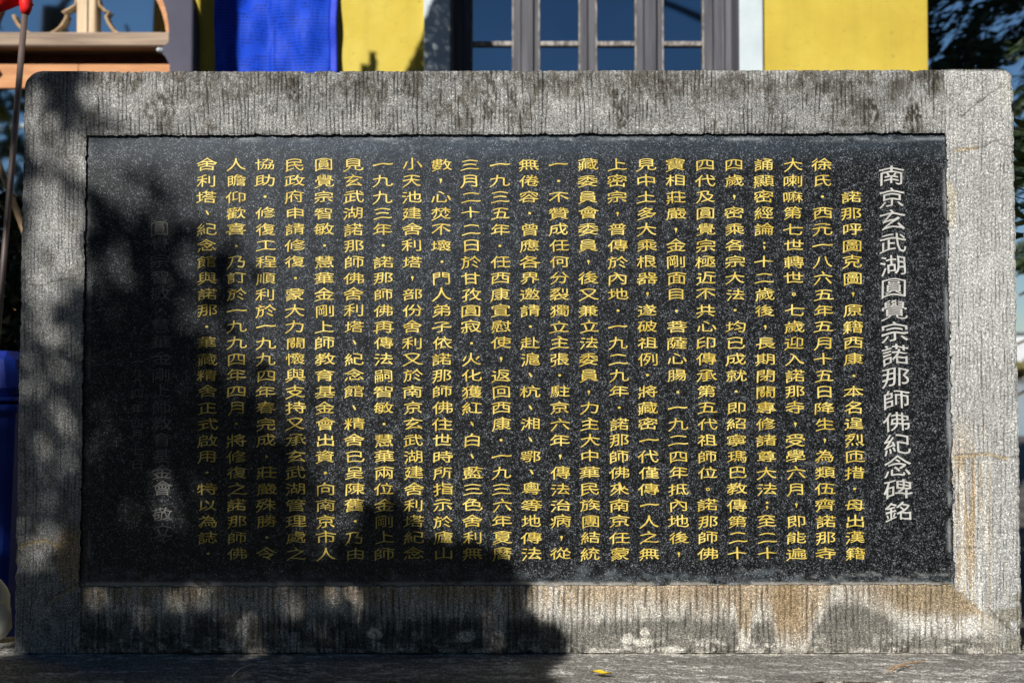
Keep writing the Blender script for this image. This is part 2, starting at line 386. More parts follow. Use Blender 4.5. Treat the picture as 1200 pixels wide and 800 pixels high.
G0 = np.array([.325, .322, .308])
def mixa(c, col, k): return c*(1-k[..., None])+np.array(col)*k[..., None]
def mixc_np(a, b, k): return a*(1-k[..., None])+b*k[..., None]
def frame_color(px, py, which, g):
    n = fbm(px/55, py/55, 20); st = fbm(px/5, py/55, 21); fi = fbm(px/3, py/3, 22, 2)
    c = G0*(.66+.42*n+.34*st+.12*fi)[..., None]
    if which == 'top':
        d = ss(fbm(px/22, py/26, 30)+.25*ss(130-py, -10, 50)-.10, .42, .66)*(.35+.65*ss(fbm(px/3, py/9, 31), .3, .62))
        c = mixa(c, (.085, .070, .048), d*.78)*.88; c = c*(1-.22*ss(fbm(px/70, py/40, 35), .4, .6))[..., None]
        c = mixa(c, (.40, .39, .37), ss(fbm(px/16, py/12, 33), .56, .72)*ss(py, 95, 140)*.5)
        for x, y, rx, ry, k in ((188, 128, 22, 22, .8), (215, 112, 30, 12, .5), (345, 105, 12, 16, .8), (573, 110, 10, 40, .8), (600, 125, 8, 30, .6), (730, 125, 14, 30, .8),
                                (760, 95, 30, 16, .5), (820, 110, 12, 26, .6), (512, 120, 9, 26, .5), (1020, 133, 11, 20, .95), (1070, 138, 12, 20, .95), (905, 120, 8, 36, .6), (960, 100, 40, 14, .5), (1092, 95, 12, 16, .8), (440, 105, 26, 16, .5), (640, 100, 30, 10, .4)):
            c = mixa(c, (.045, .038, .026), blob(px, py, x, y, rx, ry, int(x))*k*ss(fbm(px/3, py/6, 34), .3, .6))
    elif which == 'right':
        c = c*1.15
        c = mixa(c, (.14, .13, .105), ss(fbm(px/14, py/10, 36), .5, .7)*ss(150-py, 0, 50)*.6)
        c = mixa(c, (.50, .49, .45), blob(px, py, 1178, 108, 12, 22, 3)*.7)
        c = mixa(c, (.46, .42, .33), blob(px, py, 1114, 235, 8, 30, 4, .3)*.8)
        s = (1-ss(px, 1150, 1168))*ss(py, 470, 560)
        c = mixa(c, (.42, .31, .18), s*ss(fbm(px/5, py/70, 40), .35, .6)*.8)
        c = mixa(c, (.62, .60, .54), s*ss(fbm(px/4, py/60, 41), .48, .62)*.9)
        c = mixa(c, (.19, .175, .13), ss(py+ (px-1150)*.6, 712, 730)*ss(fbm(px/12, py/12, 42), .25, .5)*.8)
        c = mixa(c, (.52, .50, .46), ss(fbm(px/2.5, py/40, 43), .68, .76)*.5)
        bb = frame_color(px, py, 'bottom', g*0); c = mixc_np(c, bb, ss(py-(690+(px-1120)*.75)+(fbm(px/6, py/6, 44)-.5)*10, -3, 5)*(1-ss(px, 1150, 1176)*.8))
    elif which == 'left':
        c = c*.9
        c = mixa(c, (.36, .25, .13), (1-ss(np.hypot((px-82)/22, (py-650)/45), .5, 1.1))*.7)
        c = mixa(c, (.13, .12, .10), ss(fbm(px/14, py/20, 45), .52, .7)*.5)
        c = mixa(c, (.10, .09, .075), ss(30-px, -14, 4)*ss(250-py, 0, 120)*.5)
    else:                                                     # bottom
        xs = [0, 100, 300, 500, 600, 680, 760, 840, 862, 868, 876, 884, 905, 912, 920, 945, 960, 980, 1010, 1040, 1070, 1110, 1160, 1200]
        yb = [720, 722, 718, 722, 724, 728, 722, 724, 728, 760, 762, 728, 730, 762, 764, 764, 726, 705, 706, 722, 738, 742, 742, 740]
        b = np.interp(px, xs, yb)+(fbm(px/7, py/30, 50)-.5)*16
        up = 1-ss(py, b-7, b+7)
        grad = ss(py, b-34, b-2)
        ora = np.array([.40, .315, .215])[None]*(.75+.5*fbm(px/6, py/60, 51))[..., None]
        whi = np.array([.50, .475, .42])[None]*(.8+.4*fbm(px/5, py/40, 52))[..., None]
        topc = ora*(1-grad[..., None])+whi*grad[..., None]
        dark = np.array([.175, .165, .142])[None]*(.7+.6*fbm(px/6, py/10, 53))[..., None]
        dark = np.where((py > b)[..., None], dark, dark)
        c = topc*up[..., None]+dark*(1-up[..., None])
        c = mixa(c, (.20, .15, .10), up*ss(fbm(px/5, py/70, 54), .5, .66)*.55)
        c = mixa(c, (.27, .19, .10), (1-ss(np.abs(px-922), 8, 26))*(1-ss(py, 700, 764))*.8)      # brown core of the wide drip
        c = mixa(c, (.26, .20, .12), ss(px, 1020, 1060)*(1-ss(py, 695, 735))*.75)
        c = mixa(c, (.62, .60, .56), ss(px, 1035, 1070)*ss(py, 715, 728)*(1-ss(py, 738, 752))*ss(fbm(px/4, py/50, 55), .38, .55)*.8)
        c = mixa(c, (.62, .59, .52), ss(fbm(px/9, py/5, 56), .55, .66)*ss(py, 738, 764)*.85)
        c = mixa(c, (.55, .52, .47), ss(700-px, 0, 40)*ss(fbm(px/3.5, py/60, 57), .55, .68)*.75)
        c = mixa(c, (.07, .065, .055), ss(690-px, 0, 60)*ss(fbm(px/20, py/12, 58), .42, .6)*ss(py, 705, 740)*.75)
        c = mixa(c, (.56, .53, .47), ss(py, 757, 764)*ss(fbm(px/10, py*0, 59), .42, .6)*.8)
        for x, y, rx, ry in ((735, 748, 8, 6), (752, 752, 12, 5), (785, 762, 14, 6), (285, 738, 7, 24), (438, 742, 10, 8), (870, 752, 4, 14), (755, 740, 5, 5), (585, 720, 6, 40), (545, 745, 12, 7)):
            c = mixa(c, (.60, .57, .50), blob(px, py, x, y, rx, ry, int(x)+3)*.85)
    c = c*(1-(.90 if which != 'bottom' else .68)*np.clip(g*1.5, 0, 1))[..., None]
    for cr in CR_DARK: c = mixa(c, (.05, .042, .03), np.exp(-(polydist(px, py, cr)/.9)**2)*.6)
    for cr in CR_TAN: c = mixa(c, (.42, .30, .13), np.exp(-(polydist(px, py, cr)/2.0)**2)*.55)
    return np.clip(c, .01, .8)

def grid_faces(n, m, off=0, flip=False):
    i = np.arange(n-1)[:, None]*m+np.arange(m-1)[None, :]+off
    f = np.stack([i, i+1, i+m+1, i+m], -1).reshape(-1, 4)
    return f[:, ::-1] if flip else f
def np_mesh(name, V, Fq, m, parent, color=None, smooth=True):
    me = bpy.data.meshes.new(name); nV, nF = len(V), len(Fq)
    me.vertices.add(nV); me.vertices.foreach_set('co', np.ascontiguousarray(V, np.float32).ravel())
    me.loops.add(nF*4); me.loops.foreach_set('vertex_index', np.ascontiguousarray(Fq, np.int32).ravel())
    me.polygons.add(nF); me.polygons.foreach_set('loop_start', np.arange(nF, dtype=np.int32)*4)
    me.polygons.foreach_set('loop_total', np.full(nF, 4, np.int32))
    me.polygons.foreach_set('use_smooth', np.full(nF, smooth, bool))
    me.update(calc_edges=True); me.validate()
    if color is not None:
        a = me.color_attributes.new('tint', 'FLOAT_COLOR', 'POINT')
        a.data.foreach_set('color', np.concatenate([color, np.ones((nV, 1))], 1).astype(np.float32).ravel())
    me.materials.append(m); o = bpy.data.objects.new(name, me); C.objects.link(o); o.parent = parent
    return o
def round_corner(u, wz, cu, cw, su, sw, r):  # pull vertices inside an arc of radius r at corner (cu,cw)
    au, aw = cu-su*r, cw-sw*r
    du, dw = (u-au)*su, (wz-aw)*sw; d = np.hypot(du, dw)
    m = (du > 0) & (dw > 0) & (d > r)
    k = np.where(m, r/np.maximum(d, 1e-9), 1)
    return np.where(m, au+(u-au)*k, u), np.where(m, aw+(wz-aw)*k, wz)
def frame_stone(which, a, b, c, d):         # a,b outer edge ends; d,c inner edge ends
    Lo = np.linalg.norm(b-a); H = .5*(np.linalg.norm(d-a)+np.linalg.norm(c-b))/1.35
    n = int(Lo/.0022); m = int(max(abs((d-a)[1]) if which in ('top', 'bottom') else abs((d-a)[0]), .1)/.0023)
    s = np.linspace(0, 1, n)[:, None]; t = np.linspace(0, 1, m)[None, :]
    P = (a*(1-s[..., None])+b*s[..., None])*(1-t[..., None])+(d*(1-s[..., None])+c*s[..., None])*t[..., None]
    u, wz = P[..., 0].copy(), P[..., 1].copy()
    inn = (d-a); inn = np.array([0, np.sign(inn[1])]) if which in ('top', 'bottom') else np.array([np.sign(inn[0]), 0])
    across = (abs((d-a)[1]) if which in ('top', 'bottom') else abs((d-a)[0]))*t+0*s
    along = (u if which in ('top', 'bottom') else wz)*500
    # chipped outer edge
    cs = {'top': 101, 'left': 102, 'right': 103, 'bottom': 104}[which]
    chip = .0016*vn(along/1.7, along*0, cs)+.004*ss(fbm(along/16, along*0+3, cs+5, 3), .62, .85)+.0018*ss(vn(along/4, along*0, cs+9), .7, 1)
    if which == 'bottom': chip = chip*.2
    fall = np.exp(-across/.006)
    u += inn[0]*chip*fall; wz += inn[1]*chip*fall
    # worn inner edge
    chip2 = .0022*vn(along/2, along*0, cs+30)+.004*ss(fbm(along/10, along*0, cs+31, 3), .52, .75)*(1.5 if which == 'right' else .6)
    W = across.max(); f2 = np.exp(-(W-across)/.005)
    hole = 1.0 if which in ('top', 'bottom') else ((wz < I['TL'][1]) & (wz > I['BL'][1])).astype(float)
    u -= inn[0]*chip2*f2*hole; wz -= inn[1]*chip2*f2*hole
    u, wz = round_corner(u, wz, O['TL'][0]-.001, O['TL'][1]+.001, -1, 1, .052)
    u, wz = round_corner(u, wz, O['TR'][0]+.001, O['TR'][1]+.001, 1, 1, .036)
    px, py = topx(u, wz)
    g = groove(px, py, which)
    y = .0016*g*(1.15 if which == 'bottom' else 1)+.0008*(fbm(px/3, py/3, 60, 2)-.5)+.003*(fbm(px/50, py/50, 61)-.5)
    y += .0016*ss(fbm(px/7, py/7, 62), .62, .74)*(1.2 if which == 'top' else .6)
    y += .005*np.exp(-across/.0035)*(.6+.8*vn(along/8, along*0, cs+2))
    inner = np.ones_like(u) if which in ('top', 'bottom') else ((wz < I['TL'][1]) & (wz > I['BL'][1]+.001)).astype(float)
    y += .003*np.exp(-(W-across)/.0025)*inner+.0006*np.exp(-(W-across)/.0015)*(1-inner)
    if which in ('left', 'right'): y += .004*np.exp(-np.abs(wz-O['TL'][1])/.004)
    # mitre joints
    ends = (np.minimum(s, 1-s)*Lo+0*t) if which in ('top', 'bottom') else np.ones_like(u); y += .0011*np.exp(-ends/.0018)*(vn(px/6, py/6, 64) > .3)
    for cr in CR_DARK: y += .0012*np.exp(-(polydist(px, py, cr)/.9)**2)
    col = frame_color(px, py, which, g)
    jd = np.exp(-ends/.0020)*.4*vn(px/8, py/8, 63); col = mixa(col, (.16, .14, .11), jd)
    V = np.stack([u, y, wz], -1).reshape(-1, 3); cc = col.reshape(-1, 3)
    flip = which in ('top', 'right')
    if which in ('left',): flip = False
    Fq = [grid_faces(n, m)]
    # side skirts to the back and a back face
    idx = np.arange(n*m).reshape(n, m)
    loop = np.concatenate([idx[:, 0], idx[-1, 1:], idx[-2::-1, -1], idx[0, -2:0:-1]])
    nb = len(V); k = len(loop)
    Vb = V[loop].copy(); Vb[:, 1] = THK; V = np.concatenate([V, Vb]); cc = np.concatenate([cc, cc[loop]])
    l2 = np.roll(loop, -1); b1 = nb+np.arange(k); b2 = np.roll(b1, -1)
    Fq.append(np.stack([loop, b1, b2, l2], -1))
    qa = [nb, nb+n-1, nb+n-1+m-1, nb+2*n+m-3]
    Fq.append(np.array([qa]))
    Fq = np.concatenate(Fq)
    # orientation: front must face -y
    v0, v1, v2 = V[Fq[0][0]], V[Fq[0][1]], V[Fq[0][2]]
    if np.cross(v1-v0, v2-v0)[1] > 0: Fq = Fq[:, ::-1]
    lab = {'top': 'lichen-darkened upper stone of the frame', 'bottom': 'lower frame stone streaked with orange and white lime', 'left': 'left frame post with a wavy crack', 'right': 'pale right frame post with lime streaks'}[which]
    o = np_mesh('frame_stone', V, Fq, M['stone'], stele, cc); o['label'] = lab
    return o
def X_at(p, q, zz_): t = (zz_-p[1])/(q[1]-p[1]); return p[0]+(q[0]-p[0])*t
def ext(a, b, z): return np.array([X_at(a, b, z), z])
JTL, JBL = ext(I['TL'], I['BL'], O['TL'][1]), ext(I['TL'], I['BL'], 0.0)
JTR, JBR = ext(I['TR'], I['BR'], O['TR'][1]), ext(I['TR'], I['BR'], 0.0)
frame_stone('top', JTL, JTR, I['TR'], I['TL'])
frame_stone('bottom', JBL, JBR, I['BR'], I['BL'])
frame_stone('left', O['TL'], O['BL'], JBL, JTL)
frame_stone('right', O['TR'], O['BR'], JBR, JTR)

# slab
SD = .011
nu, nw = 420, 220
u0, u1 = I['BL'][0]-.03, I['BR'][0]+.03; w0, w1 = I['BL'][1]-.03, I['TL'][1]+.03
u = np.linspace(u0, u1, nu)[:, None]+np.zeros((1, nw)); wz = np.linspace(w0, w1, nw)[None, :]+np.zeros((nu, 1))
px, py = topx(u, wz, SD)
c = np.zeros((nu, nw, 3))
haze_sheen = np.array([.024, .034, .046])  # bluish dust haze and sky reflection painted into the slab colour
c += haze_sheen*(ss(200-py, 0, 34)*(.25+.9*fbm(px/60, py/10, 70)))[..., None]
c += haze_sheen*.55*(np.exp(-((px-430)/260)**2)*ss(520-py, 0, 330)*(.3+fbm(px/16, py/60, 71)))[..., None]
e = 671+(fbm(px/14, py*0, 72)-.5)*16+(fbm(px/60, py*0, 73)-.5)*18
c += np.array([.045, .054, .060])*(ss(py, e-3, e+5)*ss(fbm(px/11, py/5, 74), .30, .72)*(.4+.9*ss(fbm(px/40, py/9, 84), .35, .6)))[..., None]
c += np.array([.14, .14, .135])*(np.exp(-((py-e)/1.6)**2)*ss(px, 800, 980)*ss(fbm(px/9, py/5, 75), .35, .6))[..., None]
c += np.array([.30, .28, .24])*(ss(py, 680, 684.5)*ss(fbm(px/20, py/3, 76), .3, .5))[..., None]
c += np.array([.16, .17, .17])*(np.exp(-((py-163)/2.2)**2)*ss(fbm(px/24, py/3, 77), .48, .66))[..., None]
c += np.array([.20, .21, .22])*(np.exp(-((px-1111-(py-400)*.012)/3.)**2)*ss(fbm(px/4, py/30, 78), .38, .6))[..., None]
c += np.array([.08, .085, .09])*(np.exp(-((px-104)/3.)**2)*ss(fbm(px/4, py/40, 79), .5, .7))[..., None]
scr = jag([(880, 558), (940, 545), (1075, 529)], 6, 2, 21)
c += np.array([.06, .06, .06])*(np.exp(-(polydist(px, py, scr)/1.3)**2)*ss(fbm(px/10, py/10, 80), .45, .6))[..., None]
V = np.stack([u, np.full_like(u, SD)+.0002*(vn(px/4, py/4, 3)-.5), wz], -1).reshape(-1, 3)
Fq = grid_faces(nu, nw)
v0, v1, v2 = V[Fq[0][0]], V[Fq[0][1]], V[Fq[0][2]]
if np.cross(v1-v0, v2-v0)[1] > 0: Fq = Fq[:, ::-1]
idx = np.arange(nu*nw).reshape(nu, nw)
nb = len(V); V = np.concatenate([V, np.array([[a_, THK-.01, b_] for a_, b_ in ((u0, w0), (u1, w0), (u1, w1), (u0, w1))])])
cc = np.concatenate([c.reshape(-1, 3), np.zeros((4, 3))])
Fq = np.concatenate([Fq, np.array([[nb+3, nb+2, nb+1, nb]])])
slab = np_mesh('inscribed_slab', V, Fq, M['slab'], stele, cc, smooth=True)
slab['label'] = 'black speckled granite slab carved with columns of gilt characters'

# ------------------------------------------------------------------ inscription
TITLE = '南京玄武湖圓覺宗諾那師佛紀念碑銘'
COLS = ['　　諾那呼圖克圖，原籍西康．本名逞烈匝措．母出漢籍', '徐氏．西元一八六五年五月十五日降生，為類伍齊諾那寺',
'大喇嘛第七世轉世。七歲迎入諾那寺，受學六月，即能遍', '誦顯密經論；十二歲後，長期閉關專修諸尊大法；至二十',
'四歲，密乘各宗大法．均已成就．即紹寧瑪巴教傳第二十', '四代及圓覺宗極近不共心印傳承第五代祖師位。諾那師佛',
'寶相莊嚴，金剛面目．菩薩心腸．一九二四年抵內地後，', '見中土多大乘根器，遂破祖例．將藏密一代僅傳一人之無',
'上密宗，普傳於內地．一九二九年．諾那師佛來南京任蒙', '藏委員會委員，後又兼立法委員，力主大中華民族團結統',
'一．不贊成任何分裂獨立主張．駐京六年，傳法治病，從', '無倦容．曾應各界邀請．赴滬、杭、湘、鄂、粵等地傳法',
'一九三五年．任西康宣慰使，返回西康．一九三六年夏曆', '三月二十二日於甘孜圓寂．火化獲紅、白、藍三色舍利無',
'數，心焚不壞．門人弟子依諾那師佛住世時所指示於廬山', '小天池建舍利塔，部份舍利又於南京玄武湖建舍利塔紀念',
'一九九三年．諾那師佛再傳法嗣智敏．慧華兩位金剛上師', '見玄武湖諾那師佛舍利塔、紀念館、精舍已呈陳舊．乃由',
'圓覺宗智敏．慧華金剛上師教育基金會出資．向南京市人', '民政府申請修復．蒙大力關懷與支持又承玄武湖管理處之',
'協助．修復工程順利於一九九四年春完成．莊嚴殊勝．令', '人瞻仰歡喜．乃訂於一九九四年四月．將修復之諾那師佛',
'舍利塔、紀念館與諾那．華藏精舍正式啟用．特以為誌．']
td = bpy.data.curves.new('glyph_source', 'FONT'); td.resolution_u = 3; td.size = 1
to = bpy.data.objects.new('glyph_source', td); C.objects.link(to)
def ring(cx, cy, r, n=12, ph=0): return [(cx+r*math.cos(2*math.pi*k/n+ph), cy+r*math.sin(2*math.pi*k/n+ph)) for k in range(n)]
PUN = {'．': [ring(.5, .42, .085)], '。': [ring(.5, .42, .12), ring(.5, .42, .055)[::-1]],
       '，': [[(.43, .52), (.50, .55), (.57, .52), (.57, .43), (.50, .22), (.47, .22), (.48, .36), (.43, .43)]],
       '、': [[(.40, .62), (.48, .60), (.58, .44), (.60, .30), (.53, .30), (.46, .42)]],
       '；': [ring(.5, .62, .075), [(.44, .38), (.50, .40), (.56, .37), (.56, .28), (.50, .12), (.47, .14), (.49, .24), (.44, .30)]]}
GL = {}
def glyph(ch):
    if ch in GL: return GL[ch]
    if ch in PUN: GL[ch] = [np.array(l) for l in PUN[ch]]; return GL[ch]
    td.body = ch; dg = bpy.context.evaluated_depsgraph_get(); dg.update()
    ev = to.evaluated_get(dg); me = ev.to_mesh()
    cnt = {}; dirn = {}
    for p in me.polygons:
        vs_ = list(p.vertices)
        for a, b in zip(vs_, vs_[1:]+vs_[:1]):
            k = (min(a, b), max(a, b)); cnt[k] = cnt.get(k, 0)+1; dirn[k] = (a, b)
    nx_ = {}
    flipn = me.polygons[0].normal.z < 0 if len(me.polygons) else False
    for k, v in cnt.items():
        if v == 1:
            a, b = dirn[k]
            if flipn: a, b = b, a
            nx_.setdefault(a, []).append(b)
    co = [tuple(v.co[:2]) for v in me.vertices]
    loops = []
    while nx_:
        st = next(iter(nx_)); cur = st; lp = []
        while cur in nx_:
            lp.append(co[cur]); n_ = nx_[cur].pop()
            if not nx_[cur]: del nx_[cur]
            cur = n_
        if len(lp) > 2: loops.append(lp)
    ev.to_mesh_clear()
    # drop repeated points, resample long edges
    out = []
    for lp in loops:
        q = []
        for i, p in enumerate(lp):
            r_ = lp[(i+1) % len(lp)]; L = math.dist(p, r_)
            if L < .004: continue
            k = max(1, int(L/.11))
            for j in range(k): q.append((p[0]+(r_[0]-p[0])*j/k, p[1]+(r_[1]-p[1])*j/k))
        if len(q) > 2: out.append(np.array(q))
    GL[ch] = out; return out
allc = np.concatenate([l for l in glyph('國')]); GX0, GX1 = allc[:, 0].min(), allc[:, 0].max(); GY0, GY1 = allc[:, 1].min(), allc[:, 1].max()
GS = (GX1-GX0); GCX = (GX0+GX1)/2; GCY = (GY0+GY1)/2
GP = {}; GT = {}
def area2(l): return float(np.sum(l[:, 0]*np.roll(l[:, 1], -1)-np.roll(l[:, 0], -1)*l[:, 1]))
def inside(p, l):
    x, y = p; a = l; b = np.roll(l, -1, 0); c = (a[:, 1] > y) != (b[:, 1] > y)
    xs = a[:, 0]+(y-a[:, 1])*(b[:, 0]-a[:, 0])/np.where(b[:, 1] == a[:, 1], 1e-12, b[:, 1]-a[:, 1])
    return bool(np.sum(c & (x < xs)) % 2)
def parents(ch):                             # which loop each counter (hole) belongs to
    L = GL[ch]; ar = [area2(l) for l in L]; sg = np.sign(max(ar, key=abs)) if ar else 1; out = []
    for i, l in enumerate(L):
        if ar[i]*sg > 0: out.append(-1); continue
        c = [(abs(ar[j]), j) for j in range(len(L)) if ar[j]*sg > 0 and inside(l[0], L[j]) and abs(ar[j]) > abs(ar[i])]
        out.append(min(c)[1] if c else -1)
    GP[ch] = out
def letters(mb, name, m):                    # faces of the strokes in paint, raised rims darkened to imitate shaded carving
    o = mb.build(name, m, slab); o.data.materials.append(M['dark_rim'])
    o.data.polygons.foreach_set('material_index', [1 if len(f) == 4 else 0 for f in mb.F]); return o
def place_glyph(mb, ch, cx, cz, sx, sz, r, bold, yl):
    loops = glyph(ch); dark_rim = []
    if ch not in GP: parents(ch)
    pun = ch in PUN; res = []
    Ls = sum(float(np.hypot(*(np.roll(l, -1, 0)-l).T).sum()) for l in loops); dn = min(1.0, max(.15, (21-Ls)/12))
    sh = r.uniform(-.03, .03); rt = r.uniform(-.02, .02); j1 = r.uniform(.94, 1.04); j2 = r.uniform(.93, 1.05)
    for lp in loops:
        if pun:
            x = lp[:, 0]-.5; z = (lp[:, 1]-.42)*1.35; b0 = 0
        else:
            x = (lp[:, 0]-GCX)/GS; z = (lp[:, 1]-GCY)/GS
            z = z*(1+.10*(1-np.abs(z)*2))                    # squat, wide clerical proportions
            z = z+.07*np.cos(x*5.6)-.025+.10*ss(x, .28, .55)*(z < .1)+.05*x-.05*ss(-x, .3, .55)*(z < 0)   # arched strokes with a lifted tail at the right
            b0 = bold
        X = (x*j1+sh*z)*sx; Z = (z*j2+rt*x)*sz
        if True:
            p = np.roll(np.arange(len(X)), 1); q = np.roll(np.arange(len(X)), -1)
            ex, ez = X[q]-X[p], Z[q]-Z[p]; L = np.hypot(ex, ez)+1e-9
            nx_, nz_ = ez/L, -ex/L
            hor = np.abs(nz_)*dn                               # horizontal strokes swell, uprights stay thin
            wgt = b0*((-.95+2.0*hor)*(.55+.6*ss(x, -.1, .5))+.55*ss(x, .2, .5)*(z < .05)+.3*np.sin(x*11+z*7+sh*90))
            X = X+nx_*wgt; Z = Z+nz_*wgt*.9
            dark_rim.append(np.stack([cx+X+nx_*.0010, cz+Z+nz_*.0009], 1))
        res.append(np.stack([cx+X, cz+Z], 1))
    if not res: return
    flat = [tuple(p) for lp in res for p in lp]; n = len(mb.V); Nn = len(flat)
    mb.V += [(a, yl-.0005, b) for a, b in flat]+[(a, SD+.0001, b) for c_ in dark_rim for a, b in c_]
    offs = np.cumsum([0]+[len(l) for l in loops]); par = GP[ch]
    def tess(L):
        T = []; ok = True
        for oi in range(len(L)):
            if par[oi] >= 0: continue
            grp = [oi]+[h for h in range(len(L)) if par[h] == oi]
            ids = [offs[g]+q for g in grp for q in range(len(L[g]))]; A0 = abs(sum(area2(res[g]) for g in grp))/2; A1 = 0
            for a, b, c_ in tessellate_polygon([[Vector((x, z, 0)) for x, z in L[g]] for g in grp]):
                a, b, c_ = ids[a], ids[b], ids[c_]
                A = (flat[b][0]-flat[a][0])*(flat[c_][1]-flat[a][1])-(flat[b][1]-flat[a][1])*(flat[c_][0]-flat[a][0]); A1 += abs(A)/2
                T.append((a, b, c_) if A > 0 else (a, c_, b))
            if abs(A1-A0) > .04*A0: ok = False
        return T, ok
    T, ok = tess([(l-[cx, cz])*20 for l in res])
    if not ok:                               # overlapping distorted outline: triangulate the plain one instead
        T2, _ = tess(loops); T = []
        for a, b, c_ in T2:
            A = (flat[b][0]-flat[a][0])*(flat[c_][1]-flat[a][1])-(flat[b][1]-flat[a][1])*(flat[c_][0]-flat[a][0])
            T.append((a, b, c_) if A > 0 else (a, c_, b))
    mb.F += [(n+a, n+b, n+c_) for a, b, c_ in T]
    k = 0
    for lp in res:
        m = len(lp)
        for i in range(m):
            j = (i+1) % m; mb.F.append((n+k+i, n+Nn+k+i, n+Nn+k+j, n+k+j))
        k += m
MM = 3.0/1500*1.0                            # metres per photo pixel at the slab
yl = SD-.0002
gr = random.Random(3)
for k, txt in enumerate(COLS):
    xt = 997.5-34.33*k; xb = 1002.5-34.5*k; mb = MB()
    for r_, ch in enumerate(txt):
        if ch == '　': continue
        t = r_/24.; p = loc(xt+(xb-xt)*t+gr.uniform(-.6, .6), 193+18.98*r_+gr.uniform(-.5, .5), yl)
        place_glyph(mb, ch, p.x, p.z, 21.3*MM, 12.6*MM, gr, .00014, yl)
    letters(mb, 'inscription_column', M['gold'])
mb = MB()
for r_, ch in enumerate(TITLE):
    p = loc(1044.5+8.5*r_/15, 206+26.2*r_, yl); place_glyph(mb, ch, p.x, p.z, 29.5*MM, 20.6*MM, gr, .00030, yl)
o = letters(mb, 'title_column', M['white_letter']); o['label'] = 'larger white title column at the right end of the slab'
mb = MB()
for r_, ch in enumerate('圓覺宗智敏．慧華金剛上師教育基金會　敬立'):
    if ch != '　': p = loc(187+4*r_/20, 268+19.0*(r_ if r_ < 17 else r_-.4), yl); place_glyph(mb, ch, p.x, p.z, 21*MM, 14.6*MM, gr, .00035, yl)
o = letters(mb, 'signature_column', M['dim_letter']); o['label'] = 'faint ungilded signature column near the left end'
mb = MB()
for ch, yy in zip('一九九四年四月七日', (424, 436, 448, 461, 479, 496, 509, 528, 544)):
    p = loc(161, yy, yl); place_glyph(mb, ch, p.x, p.z, 14*MM, 10*MM, gr, .0003, yl)
o = letters(mb, 'date_column', M['dim_letter']); o['label'] = 'small faint date column left of the signature'
bpy.data.objects.remove(to); bpy.data.curves.remove(td)

# ------------------------------------------------------------------ plinth
plinth = empty('stone_plinth', (0, 0, 0), 'low rough dark grey stone plinth running under the inscribed stele', 'plinth')
X0, X1, Y0, Y1 = -1.9, 1.9, -.286, .20
nu = 1500; nv = 170
a_ = np.linspace(X0, X1, nu)[:, None]+np.zeros((1, nv)); b_ = np.linspace(Y0, Y1, nv)[None, :]+np.zeros((nu, 1))
e = .004*fbm(a_*30, a_*0, 90)+.012*ss(fbm(a_*9, a_*0, 91), .5, .75)+.016*np.exp(-((a_-.71)/.09)**2)
b_ = b_+e*np.exp(-(b_-Y0)/.02)
zz = PZ+.005*(fbm(a_*70, b_*70, 92)-.5)+.004*(fbm(a_*9, b_*14, 93)-.5)+.0018*(fbm((a_+b_*.6)*160, (b_-a_*.5)*45, 94)-.5)
zz -= .008*np.exp(-(b_-Y0)/.006); zz -= .0022
n1 = fbm(a_*10, b_*30, 95); fl = ss(fbm((a_-b_*.8)*26, (b_+a_*.35)*120, 96), .56, .68)
pc = np.array([.20, .19, .17])*(.55+.8*n1)[..., None]
pc = mixa(pc, (.46, .44, .41), fl*(.15+.85*ss(fbm(a_*6, b_*18, 97), .42, .58))*.9)
pc = mixa(pc, (.50, .48, .44), ss(fbm(a_*7, b_*40+3, 197), .60, .70)*ss(fbm(a_*60, b_*60, 198), .35, .6)*.8)
pc = mixa(pc, (.48, .45, .38), np.exp(-((b_+.003)/(.004+.012*vn(a_*22, b_*0, 99)))**2)*ss(fbm(a_*26, b_*0, 98), .40, .6)*.9)
pc = mixa(pc, (.40, .28, .17), np.exp(-(((a_-.71)/.1)**2))*np.exp(-(b_-Y0-.012)/.006)*.6)
V = np.stack([a_, b_, zz], -1).reshape(-1, 3); cc = pc.reshape(-1, 3); Fq = [grid_faces(nu, nv)]
idx = np.arange(nu*nv).reshape(nu, nv); loop = np.concatenate([idx[:, 0], idx[-1, 1:], idx[-2::-1, -1], idx[0, -2:0:-1]])
nb = len(V); Vb = V[loop].copy(); Vb[:, 2] = -.05; V = np.concatenate([V, Vb]); cc = np.concatenate([cc, cc[loop]])
l2 = np.roll(loop, -1); b1 = nb+np.arange(len(loop)); b2 = np.roll(b1, -1)
Fq.append(np.stack([loop, b1, b2, l2], -1)); Fq = np.concatenate(Fq)
if np.cross(V[Fq[0][1]]-V[Fq[0][0]], V[Fq[0][2]]-V[Fq[0][0]])[2] < 0: Fq = Fq[:, ::-1]
np_mesh('plinth_block', V, Fq, M['plinth'], plinth, cc)

# things lying on the plinth
def on_plinth(px, py):
    d = ray(px, py); t = (PZ-CAM.z)/d.z; return CAM+d*t
p = on_plinth(705, 792)
lf = MB(); n = 9
prof = [0, .5, .85, 1, .95, .8, .55, .3, .06]
L = Vector((math.cos(-.75), math.sin(-.75)*1.0, 0)); Wd = Vector((-L.y, L.x, 0))
for i in range(n):
    s = (i/(n-1)-.5)*.055
    for j, q in enumerate((-1, 0, 1)):
        v = L*s+Wd*(q*prof[i]*.011); z = .003+(.004 if q else .001)+.002*math.sin(i*.9)+.006*(i/(n-1))
        lf.V.append((v.x, v.y, z))
for i in range(n-1):
    for j in range(2): lf.F.append((i*3+j, i*3+3+j, i*3+4+j, i*3+1+j))
o = lf.build('fallen_leaf', M['yellow_leaf'], None, True); o.location = (p.x, p.y, PZ)
tag(o, 'small yellow fallen leaf lying on the front ledge of the plinth', 'leaf')
